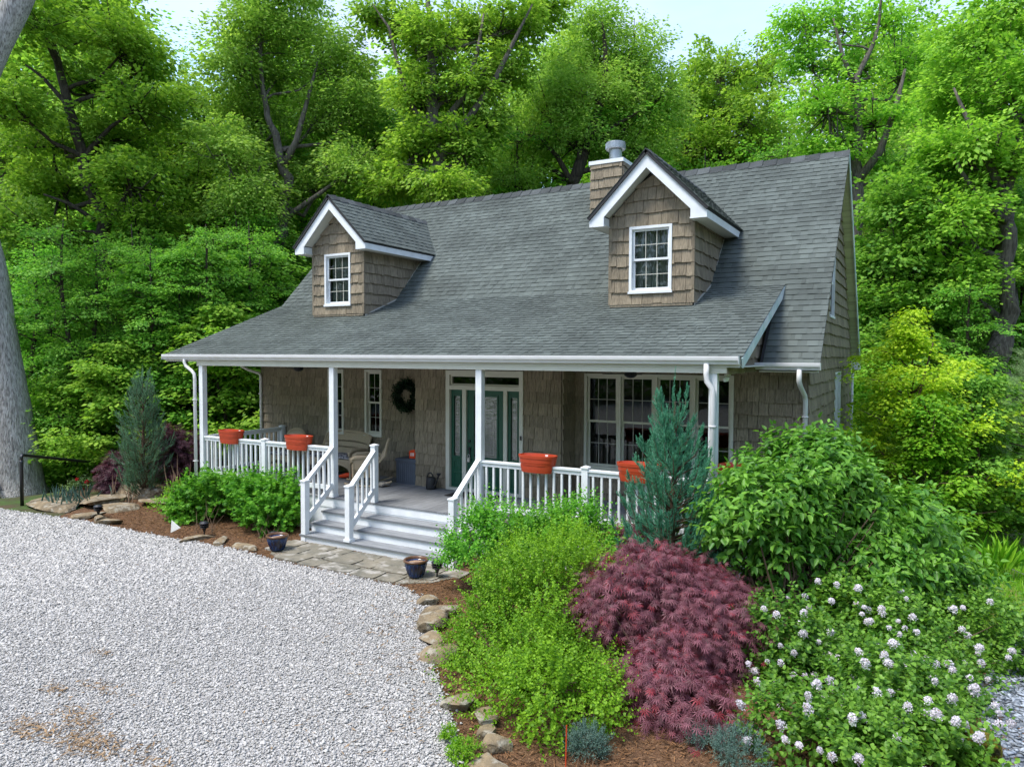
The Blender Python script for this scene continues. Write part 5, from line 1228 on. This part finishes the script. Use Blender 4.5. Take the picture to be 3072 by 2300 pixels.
A_ = lambda d, *pts: [np.array(at(x, y, d)) for x, y in pts]
def Ls(d, rd, *ls): return [lobe(x, y, rx, ry, d+dd, rd) for x, y, rx, ry, dd in ls]
def grd(px, d):
    p = at(px, 900, d); return (p.x, p.y, float(hgt(p.x, p.y))-.1)
WG = None
# pale leaning trunk close on the left
d = 19.3; b0 = at(30, 1092, d)
tree('pale_trunk_tree', 'huge pale grey tree trunk leaning out of frame at the left edge by the handrail', (b0.x, b0.y, GZ-.3), [(b0.x, b0.y, GZ-.35), tuple(at(31, 1050, d))]+A_(d, (18, 920), (2, 820), (-12, 731), (-37, 560), (-80, 400), (-76, 265), (-18, 120), (34, 15), (70, -80), (60, -260)),
     [.95, .72, .60, .565, .54, .50, .47, .40, .345, .33, .30, .22], [lobe(-60, -330, 200, 90, 21, 2.5), lobe(-10, 60, 26, 70, 19.6, .6)], 'lf_maple', 'bark_pale', 301, nspray=90, k=46, wob0=True)
# left maple with dark leaning trunk
d = 25
tree('dark_trunk_maple', 'leafy maple with a dark leaning trunk between the pale trunk and the sky gap', grd(245, d), [grd(245, d)]+A_(d, (240, 800), (236, 640), (215, 470), (185, 370), (160, 262), (120, 125), (95, -20)), [.34, .27, .25, .22, .19, .16, .12, .06],
     Ls(d, 1.7, (60, 40, 90, 80, -1), (190, 50, 90, 70, 1.5), (275, 90, 80, 75, 0), (20, 230, 80, 60, -1.5), (310, 130, 45, 60, 1), (320, 225, 80, 45, 0), (100, 300, 90, 45, 1.8), (240, 290, 90, 45, 1.5), (290, 380, 90, 45, -.5), (110, 400, 90, 40, 1.5), (60, 480, 80, 45, -1), (170, -50, 130, 60, 1.5), (310, 480, 70, 45, 0), (140, 520, 70, 35, 1.5), (210, 180, 60, 40, 1.8)), 'lf_maple', 'bark_dark', 302, nspray=1200, k=56, L=.155, W=.40,
     extra=[(A_(24.9, (165, 262), (135, 215), (90, 165), (55, 140)), [.1, .08, .06, .03]), (A_(24.6, (205, 475), (150, 440), (95, 420)), [.08, .06, .03]), (A_(24.6, (240, 520), (200, 500), (125, 498)), [.06, .05, .02])])
# airy tree left of centre
d = 27
tree('airy_elm', 'airy fine leaved elm with a forked trunk rising left of the left dormer', grd(606, d), [grd(606, d)]+A_(d, (604, 640), (612, 480), (618, 400), (608, 345), (585, 270), (566, 190), (560, 60)), [.28, .24, .21, .19, .16, .12, .09, .04],
     Ls(d, 1.9, (560, 60, 80, 70, 0), (660, 60, 70, 60, 1.5), (505, 140, 58, 75, 0), (730, 130, 70, 70, 1), (600, 170, 90, 60, 2), (540, 240, 80, 60, 1.5), (500, 320, 70, 60, -1), (700, 250, 70, 60, 1.5), (780, 220, 45, 70, 1), (590, 330, 80, 45, 2), (540, 420, 80, 55, -1), (680, 390, 80, 55, 1.5), (770, 360, 60, 55, 0), (610, -20, 100, 50, 0)), 'lf_elm', 'bark_grey', 303, nspray=1550, k=62, L=.145, W=.28, rs=.6, flat=.28, droop=.5, wild=.6,
     extra=[(A_(26.9, (612, 360), (640, 305), (652, 260), (662, 225), (690, 120)), [.15, .12, .10, .08, .03])])
# tall central tree
d = 26
tree('tall_oak', 'tall oak with upswept limbs rising behind the middle of the ridge', grd(945, d), [grd(945, d)]+A_(d, (945, 560), (944, 430), (941, 330), (936, 240), (930, 150), (928, 40), (925, -60)), [.36, .34, .31, .27, .23, .17, .11, .05],
     Ls(d+1.2, 1.6, (870, 50, 50, 70, 0), (930, 90, 60, 80, -1), (1020, 60, 85, 60, 0), (1110, 50, 75, 60, 0), (1180, 20, 70, 50, 1), (905, 200, 65, 60, -1), (1010, 190, 80, 55, -1), (1090, 150, 70, 50, 0), (900, 310, 75, 55, -1), (1000, 310, 80, 55, -1), (870, 400, 90, 50, -1), (960, 400, 80, 40, -2), (800, 30, 40, 40, 0), (1060, 260, 60, 40, 0)), 'lf_oak', 'bark_grey', 304, nspray=1000, k=54, L=.155, rs=.55, shell=(.25, 1.0),
     extra=[(A_(25.9, (940, 330), (1010, 260), (1070, 170), (1110, 90), (1150, 10)), [.16, .13, .10, .07, .03]), (A_(25.9, (938, 290), (1000, 210), (1030, 120), (1045, 30)), [.13, .1, .07, .03]), (A_(25.9, (940, 300), (890, 230), (862, 150), (840, 60), (805, 10)), [.13, .1, .07, .05, .02]), (A_(25.9, (945, 380), (900, 360), (860, 350)), [.08, .06, .02])])
# pair right of centre
d = 30
tree('twin_trunk_tree', 'fine leaved tree with crossing dark limbs standing behind the chimney', grd(1262, d), [grd(1262, d)]+A_(d, (1255, 520), (1240, 395), (1262, 330), (1290, 235), (1308, 150), (1300, 50)), [.33, .30, .26, .23, .18, .12, .05],
     Ls(d+1.3, 1.9, (1290, 70, 80, 70, 0), (1240, 140, 95, 70, 0), (1370, 130, 75, 80, 0), (1180, 220, 80, 60, -1), (1300, 200, 110, 70, -1), (1410, 220, 80, 70, 0), (1240, 300, 100, 55, -1), (1360, 310, 100, 60, 0), (1130, 310, 80, 55, 0), (1100, 390, 80, 40, -1)), 'lf_elm', 'bark_dark', 305, nspray=1250, k=60, L=.15, W=.29, flat=.26, droop=.45, wild=.6,
     extra=[(A_(29.9, (1235, 395), (1205, 340), (1170, 300), (1120, 285)), [.13, .1, .07, .03]), (A_(29.9, (1262, 330), (1330, 270), (1400, 230)), [.1, .08, .03])])
d = 37
tree('yellowish_oak', 'yellow tinged oak on the skyline between the two dormers and right tree', grd(1560, d), [grd(1560, d)]+A_(d, (1555, 400), (1550, 280), (1560, 180), (1570, 110)), [.3, .26, .2, .12, .05],
     Ls(d, 2.8, (1540, 150, 75, 50, 0), (1640, 160, 70, 50, 0), (1480, 230, 75, 50, 0), (1600, 240, 90, 55, -1), (1520, 310, 100, 55, -1), (1640, 330, 80, 55, 0), (1450, 330, 70, 50, 0)), 'lf_oak', 'bark_grey', 306, nspray=700, k=52, L=.18)
d = 27
tree('thin_crowned_tree', 'thin crowned tree showing sky through its leaves beyond the right end of the ridge', grd(1855, d), [grd(1855, d)]+A_(d, (1853, 640), (1853, 520), (1851, 374), (1857, 262), (1846, 185), (1880, 110), (1900, 40), (1905, -50)), [.27, .25, .23, .20, .16, .12, .08, .05, .03],
     Ls(d+1.2, 1.7, (1790, 40, 110, 55, 0), (1900, 40, 90, 60, 0), (1740, 120, 70, 55, 0), (1850, 140, 90, 60, 0), (1960, 140, 60, 80, 0), (1770, 220, 80, 60, -1), (1900, 250, 90, 60, -1), (1800, 320, 90, 60, -1), (1930, 360, 90, 60, 0), (1700, 50, 40, 35, 0)), 'lf_maple', 'bark_grey', 307, nspray=620, k=42, L=.15, rs=.55, shell=(.2, 1.0),
     extra=[(A_(26.8, (1853, 390), (1900, 330), (1935, 230), (1955, 150)), [.17, .14, .1, .05]), (A_(26.9, (1848, 190), (1820, 120), (1800, 40)), [.1, .07, .03]), (A_(26.9, (1850, 260), (1790, 230), (1730, 190)), [.08, .06, .02])])
d = 21
tree('right_maple', 'maple with a bulging grey trunk near the right edge', grd(2158, d), [grd(2158, d)]+A_(d, (2156, 900), (2152, 830), (2160, 760), (2172, 640), (2178, 500), (2172, 420), (2205, 300), (2215, 150)), [.36, .31, .31, .33, .22, .2, .17, .12, .05],
     Ls(d+1.2, 1.7, (2120, 80, 90, 70, 0), (2190, 20, 80, 60, 0), (2090, 190, 90, 70, 0), (2180, 190, 80, 80, -1), (2060, 330, 80, 60, -1), (2160, 340, 80, 70, -1), (2040, 470, 90, 70, -1), (2130, 480, 80, 70, 1.5), (2060, 600, 90, 60, -1), (2200, 600, 50, 60, 2)), 'lf_maple', 'bark_grey', 308, nspray=1000, k=52, rs=.55, L=.145,
     extra=[(A_(20.9, (2172, 430), (2130, 340), (2095, 270), (2060, 190)), [.13, .1, .07, .03]), (A_(20.9, (2174, 480), (2120, 430), (2075, 370), (2050, 300)), [.11, .08, .06, .02])])
d = 24
tree('leaning_trunk_tree', 'dark trunk leaning behind the grey bulging trunk near the right edge', grd(2098, d), [grd(2098, d)]+A_(d, (2098, 820), (2112, 740), (2132, 640), (2150, 520), (2170, 400)), [.27, .24, .22, .2, .15, .06],
     Ls(d, 2.0, (2150, 400, 80, 70, 1), (2210, 480, 70, 70, 1), (1980, 560, 80, 60, 1)), 'lf_under', 'bark_dark', 309, nspray=320, k=48)
d = 23
tree('gable_side_maple', 'broad leaved maple filling the space beside the right gable', grd(1965, d), [grd(1965, d)]+A_(d, (1960, 800), (1968, 640), (1955, 520), (1950, 400)), [.17, .14, .12, .1, .04],
     Ls(d, 1.6, (1930, 440, 60, 60, -1), (1990, 420, 60, 50, 0), (1920, 550, 60, 60, -1), (2000, 540, 70, 60, 0), (1910, 660, 50, 60, -1), (1990, 660, 80, 60, -1), (2060, 720, 70, 50, 0), (1920, 750, 60, 45, -2), (2010, 780, 80, 40, 0)), 'lf_under', 'bark_dark', 310, nspray=760, k=46, rs=.5, L=.14, W=.42)
d = 33
tree('gap_side_maple', 'leafy tree in the dip below the sky gap left of the airy elm', grd(440, d), [grd(440, d)]+A_(d, (440, 500), (445, 380), (440, 250)), [.25, .2, .15, .05],
     Ls(d, 2.8, (420, 235, 60, 35, 0), (380, 300, 90, 55, 0), (470, 300, 90, 70, 0), (420, 390, 110, 70, -1), (490, 470, 110, 70, -1), (380, 500, 90, 60, 0), (800, 420, 70, 50, 2)), 'lf_maple', 'bark_dark', 311, nspray=700, k=48)

# understorey, built once per kind and copied
def small_tree(name, label, base, H, R_, mt, bark, seed, layers=6, n=300, k=46, L=.12, W=.38, group=None, rs=.42, cat='tree'):
    """low tree whose leaves lie in level tiers"""
    rng = np.random.default_rng(seed); t = thing(name, label, cat, base, 0, group); mb = MB(); lv = Leaves()
    mb.tube([(0, 0, -.3), (rng.normal(0, .1), rng.normal(0, .1), H*.4), (rng.normal(0, .25), rng.normal(0, .25), H*.95)], [.07*H/5, .05*H/5, .012], 8)
    S, A = [], []
    for q in range(layers):
        z = H*(.22+.76*q/(layers-1)); rr_ = R_*(1-.75*(q/(layers-1))**1.6)*(.7+.3*math.sin(q*2.1+seed)+.1)
        for i in range(7):
            if layers > 6 and rng.uniform() < .25: continue
            a = q*1.1+i*.9+rng.normal(0, .2); l_ = rr_*rng.uniform(.6, 1.15); d_ = np.array((math.cos(a), math.sin(a), 0)); z_ = z+rng.normal(0, .045*H); e = d_*l_+np.array((0, 0, z_+.12*l_)); b = np.array((0, 0, z-.25*l_-.1))
            mb.tube([b, b*.5+e*.5+np.array((0, 0, .12)), e], [.022*H/5, .014, .005], 5)
            m_ = max(2, int(n/layers/7)); f = rng.uniform(.35, 1.05, m_); sd_ = np.array((-d_[1], d_[0], 0)); P = b+(e-b)*f[:, None]+sd_*rng.normal(0, .22*rr_, (m_, 1))+np.array((0, 0, 1))*(rng.normal(0, .10, (m_, 1))+.1)
            S.append(P); A.append(np.tile(d_, (m_, 1))+rng.normal(0, .3, (m_, 3)))
    S, A = np.concatenate(S), np.concatenate(A); spray_leaves(lv, S, A, rs*rng.uniform(.5, 1.6, len(S)), k, L, W, rng, .3, .14, .4)
    lv.build('crown', mt, t); mb.build('trunk', bark, t, smooth=True); return t
ukinds = [small_tree('understorey_beech', 'x', (0, 0, 0), 6.5, 2.6, 'lf_under', 'bark_dark', 401, 7, 420), small_tree('understorey_maple', 'x', (0, 0, 0), 5.0, 2.4, 'lf_maple', 'bark_dark', 402, 6, 360, L=.14), small_tree('understorey_hornbeam', 'x', (0, 0, 0), 8.0, 2.8, 'lf_under', 'bark_grey', 403, 9, 520)]
used = [False]*3
UL = 'leafy understorey tree in the dim layered wood left of the porch'; UR = 'leafy understorey tree in the shade beyond the right gable'; UB = 'leafy understorey tree in the wood behind the house'
us = [(60, 23.5, 0, 1.0, UL), (120, 24, 2, 1.0, UL), (125, 21.4, 1, .75, UL), (185, 22, 0, .85, UL), (285, 28, 2, 1.1, UL), (170, 20.5, 1, .7, UL), (330, 22, 0, .95, UL), (255, 20.2, 1, .8, UL), (390, 21.5, 2, .85, UL), (460, 22.5, 0, 1.0, UL), (520, 24, 2, 1.0, UL), (480, 21, 1, .9, UL), (580, 25, 0, 1.2, UL), (640, 27, 2, 1.1, UL), (20, 26, 2, 1.2, UL), (560, 22, 1, .95, UL), (340, 27, 2, 1.2, UL), (430, 27, 0, 1.3, UL), (140, 28, 2, 1.2, UL), (230, 30, 2, 1.3, UL),
      (1905, 20, 1, .8, UR), (1990, 22, 0, .9, UR), (2080, 19, 1, .8, UR), (2150, 25, 2, 1.0, UR), (2210, 26, 0, 1.1, UR), (1930, 26, 2, 1.0, UR), (2040, 27, 2, 1.1, UR), (2230, 17, 1, .75, UR), (2120, 16.5, 1, .62, UR), (2060, 16.6, 1, .5, UR), (1870, 24, 2, 1.0, UR),
      (760, 30, 2, 1.3, UB), (860, 31, 0, 1.4, UB), (1040, 31, 2, 1.3, UB), (1180, 33, 0, 1.4, UB), (1340, 34, 2, 1.3, UB), (1500, 33, 2, 1.3, UB), (1660, 32, 2, 1.2, UB), (1780, 30, 0, 1.3, UB)]
rgu = random.Random(8)
for px, d, kd, sc_, lbl in us:
    b = grd(px, d); o = ukinds[kd] if not used[kd] else dup(ukinds[kd]); used[kd] = True
    o.location = b; o.rotation_euler = (0, 0, rgu.uniform(0, 6.28)); s_ = sc_*rgu.uniform(.92, 1.1); o.scale = (s_*1.1, s_*1.1, s_); o['label'] = lbl; o['group'] = {'l': 'understorey left of the porch', 's': '', }.get('l') if lbl is UL else ('understorey beyond the right gable' if lbl is UR else 'understorey behind the house')
# slender trunks standing among them
sl_l = []
for q in range(11):
    z = 4.2+q*.95; a = q*2.4+.3; sl_l.append((np.array((math.cos(a)*.9, math.sin(a)*.9, z)), np.array((1.25, 1.25, .55))))
slim = tree('slender_tree', 'x', (0, 0, 0), [(0, 0, -.5), (.15, .05, 3.5), (-.1, .1, 7), (.15, -.1, 11), (.1, 0, 14.5)], [.15, .125, .10, .07, .02], sl_l, 'lf_under', 'bark_dark', 440, nspray=330, k=40, L=.13, rs=.5, shell=(.3, 1.2), flat=.12)
sl_used = False
for px_, d_, s_ in ((75, 22, 1.0), (150, 20.5, .9), (108, 25, 1.1), (205, 21, .85), (292, 23.5, 1.0), (335, 21, .8), (410, 24, 1.0), (445, 21.5, .85), (512, 25, 1.05), (545, 23, .9), (660, 29, 1.1), (1890, 25, 1.0), (1945, 22, .9), (2010, 25, 1.05), (2045, 22, .95), (2085, 20, .8), (2195, 24, 1.0), (1330, 32, 1.0), (1110, 31, 1.0), (800, 30, 1.0), (1520, 33, 1.0), (1700, 31, .95)):
    o = slim if not sl_used else dup(slim); sl_used = True; o.location = grd(px_, d_); o.rotation_euler = (0, 0, rgu.uniform(0, 6.28)); s_ *= rgu.uniform(.95, 1.1)*(.60 if px_ < 700 or px_ > 1800 else 1.0); o.scale = (s_*1.2, s_*1.2, s_)
    o['label'], o['group'] = (('slender dark stemmed tree among the understorey left of the porch', 'slender trees left of the porch') if px_ < 700 else ('slender dark stemmed tree among the wood beyond the right gable', 'slender trees beyond the right gable') if px_ > 1800 else ('slender dark stemmed tree just behind the long ridge', 'slender trees behind the ridge'))
# yellow-green dogwood, its neighbour and the pine at the right
b = grd(1965, 15.5)
o = small_tree('yellow_dogwood', 'glowing yellow green dogwood in level tiers behind the right house corner', b, 4.1, 2.5, 'lf_yellow', 'stem', 411, 8, 520, 50, .085, .36, rs=.32); o.location = (b[0], b[1], b[2])
b = grd(2010, 14.2); o = small_tree('green_dogwood', 'mid green tiered dogwood below the yellow one above the wire fence', b, 2.6, 1.5, 'lf_weed', 'stem', 412, 6, 240, 44, .09, .38, rs=.3)
b = grd(2110, 15.0); o = small_tree('green_dogwood', 'tiered green tree hanging over the wire fence at the right edge', b, 3.2, 1.7, 'lf_under', 'stem', 413, 6, 260, 44, .09, .38, rs=.3)
b = grd(2235, 14.5); rp = np.random.default_rng(420); t = thing('white_pine', 'soft pale green pine reaching in at the right edge', 'tree', b); lv = Leaves(); n = 420; a = rp.uniform(0, 6.28, n); h = rp.uniform(.25, 1, n); r_ = 1.5*(1.15-h)*rp.uniform(.3, 1, n)
S = np.stack([r_*np.cos(a), r_*np.sin(a), h*4.2], -1); sprigs(lv, S, nrm(np.stack([np.cos(a), np.sin(a), np.full(n, .5)], -1)), np.full(n, .25), 34, .10, .03, rp, 'kite', fwd=.7, out=.6, droop=.05, up=.2, wild=.7)
lv.build('crown', 'lf_pine', t); mb = MB().tube([(0, 0, -.2), (0, 0, 4.3)], [.09, .02], 8)
for i in range(40):
    q = i/40; a_ = i*2.4; mb.tube([(0, 0, 1+q*3), (1.3*(1.1-q)*math.cos(a_), 1.3*(1.1-q)*math.sin(a_), 1.2+q*3)], [.02, .006], 5)
mb.build('trunk', 'bark_dark', t)
tuft('bank_weed', 'tall pale weed on the grassy bank in front of the wire fence', tuple(np.array(G0(2165, 1225))), 70, .55, .03, 'lf_weed', 431, .16, lean=.5)

# wood behind: whole trees from five seeds, copied
BT = []
for i, (mt, L_, W_) in enumerate((('lf_maple', .17, .40), ('lf_oak', .17, .36), ('lf_elm', .16, .28), ('lf_under', .17, .4))):
    lbs = []; r_ = np.random.default_rng(500+i)
    for q in range(13):
        z = 3.0+q*1.05+r_.normal(0, .4); a = q*2.4; rad_ = 2.6*(1-abs(q-6)/9)
        lbs.append((np.array((math.cos(a)*rad_*.7, math.sin(a)*rad_*.7, z)), np.array((1.7, 1.7, 1.25))*r_.uniform(.85, 1.2)))
    BT.append(tree('woodland_tree', 'x', (0, 0, 0), [(0, 0, -.5), (.1, .1, 5), (-.1, .15, 10), (.1, 0, 15)], [.28, .22, .15, .04], lbs, mt, 'bark_dark' if i % 2 else 'bark_grey', 510+i, nspray=620, k=44, L=L_, W=W_, rs=.72))
bu = [False]*4
W1 = 'tall woodland tree standing back in the wood left of the dormers'; W2 = 'tall woodland tree standing back behind the long ridge'; W3 = 'tall woodland tree standing back beyond the right gable'
rgb_ = random.Random(21); px = -120; i = 0
ws = [(x+rgb_.uniform(-25, 25), d_+rgb_.uniform(-2, 2), s_) for d_, s_, st_, x0, x1 in ((34, 1.1, 130, -120, 800), (42, .95, 150, -150, 2400), (33, .80, 150, 1930, 2400), (51, 1.1, 130, -200, 2450)) for x in range(x0, x1, st_)]
for x, d_, s_ in ws:
    b = grd(x, d_); kd = rgb_.randrange(4); o = BT[kd] if not bu[kd] else dup(BT[kd]); bu[kd] = True
    s_ *= rgb_.uniform(.85, 1.12)
    if d_ > 38:
        ty = (0 if x < 320 else 360 if x < 470 else 90 if x < 1250 else 130 if x < 1450 else 190 if x < 1750 else 40)+rgb_.uniform(-40, 60)
        s_ = min(1.9, max(.6, (2.76+(765-ty)*.000646*d_-b[2])/17.0))
    o.location = b; o.rotation_euler = (0, 0, rgb_.uniform(0, 6.28)); o.scale = (s_*1.1, s_*1.1, s_)
    o['label'] = W1 if x < 800 else (W2 if x < 1800 else W3); o['group'] = 'woodland left of the dormers' if x < 800 else ('woodland behind the ridge' if x < 1800 else 'woodland beyond the right gable')
# far wood that reads as one green mass
lv = Leaves(); rf_ = np.random.default_rng(600); n = 2600; ang = rf_.uniform(-.78, .78, n)+YAW; dist = rf_.uniform(56, 66, n); Cn = np.stack([CAM.x-np.sin(ang)*dist, CAM.y+np.cos(ang)*dist, rf_.uniform(-2, 9, n)+rf_.uniform(0, 1, n)**3*4], -1)
spray_leaves(lv, Cn, rf_.normal(0, 1, (n, 3)), rf_.uniform(1.0, 2.0, n), 36, .42, .42, rf_, .2, .4, .6)
n = 4200; ang = rf_.uniform(.95, 5.35, n)+YAW; dist = rf_.uniform(34, 42, n); Cn = np.stack([CAM.x-np.sin(ang)*dist, CAM.y+np.cos(ang)*dist, rf_.uniform(-1, 1, n)**3*3+rf_.uniform(0, 18, n)], -1)
spray_leaves(lv, Cn, rf_.normal(0, 1, (n, 3)), rf_.uniform(1.0, 2.2, n), 30, .55, .42, rf_, .2, .4, .6)
tag(lv.build('far_wood', 'lf_under'), 'hazy green mass of far woodland closing the gaps between trunks', 'woodland', None, 'stuff')
# undergrowth on the forest floor
lv = Leaves(); n = 2600; ang = rf_.uniform(-.72, .72, n)+YAW; dist = rf_.uniform(15, 40, n)**1.0; ux, uy = CAM.x-np.sin(ang)*dist, CAM.y+np.cos(ang)*dist
k = ~((ux > -10.6) & (ux < 6.4) & (uy < 12)) & ~((uy < 1.2) & (ux < -8)) & ~((ux > 6) & (uy < 8.3)); ux, uy = ux[k], uy[k]
spray_leaves(lv, np.stack([ux, uy, hgt(ux, uy)+rf_.uniform(.1, .9, len(ux))], -1), rf_.normal(0, 1, (len(ux), 3)), rf_.uniform(.3, .6, len(ux)), 30, .11, .4, rf_, .3, .35, .5)
tag(lv.build('undergrowth', 'lf_under'), 'low leafy undergrowth covering the woodland floor', 'undergrowth', None, 'stuff')
# wire fence on the right bank
t = thing('wire_fence', 'rusty wire mesh fence running across the bank under the right trees', 'fence', tuple(grd(2010, 15.5)))
fb = np.array(grd(2010, 15.5)); p0, p1 = np.array(at(2005, 1150, 14.8))-fb, np.array(at(2235, 1250, 11.8))-fb; mb = MB(); d_ = p1-p0
for z in (0, -.12, -.26, -.42, -.6): mb.tube([p0+(0, 0, z), p1+(0, 0, z)], .007 if z else .010, 4)
for i in range(46): q = p0+d_*i/45; mb.tube([q, q-(0, 0, .65)], .005, 4)
mb.build('mesh', 'steel', t)
for f in (0.02, .55, .98): q = p0+d_*f; MB().tube([q+(0, 0, .06), q-(0, 0, 1.0)], .025, 8).build('post', 'stem', t)
# grass on the bank
n = 22000; gx_, gy_ = rf_.uniform(5.8, 12.5, n), rf_.uniform(-.3, 8, n); lv = Leaves(); l_ = rf_.uniform(.08, .2, n)
lv.add(*leaf_geo(np.stack([gx_, gy_, hgt(gx_, gy_)+.01], -1), np.stack([rf_.normal(0, .4, n), rf_.normal(0, .4, n), np.ones(n)], -1), rf_.normal(0, 1, (n, 3)), l_, np.full(n, .006), 'kite', 0, .3))
tag(lv.build('grass', 'lf_weed'), 'rough bright grass growing on the bank', 'grass', None, 'stuff')
print('faces', sum(len(o.data.polygons) for o in SC.objects if o.type == 'MESH'))
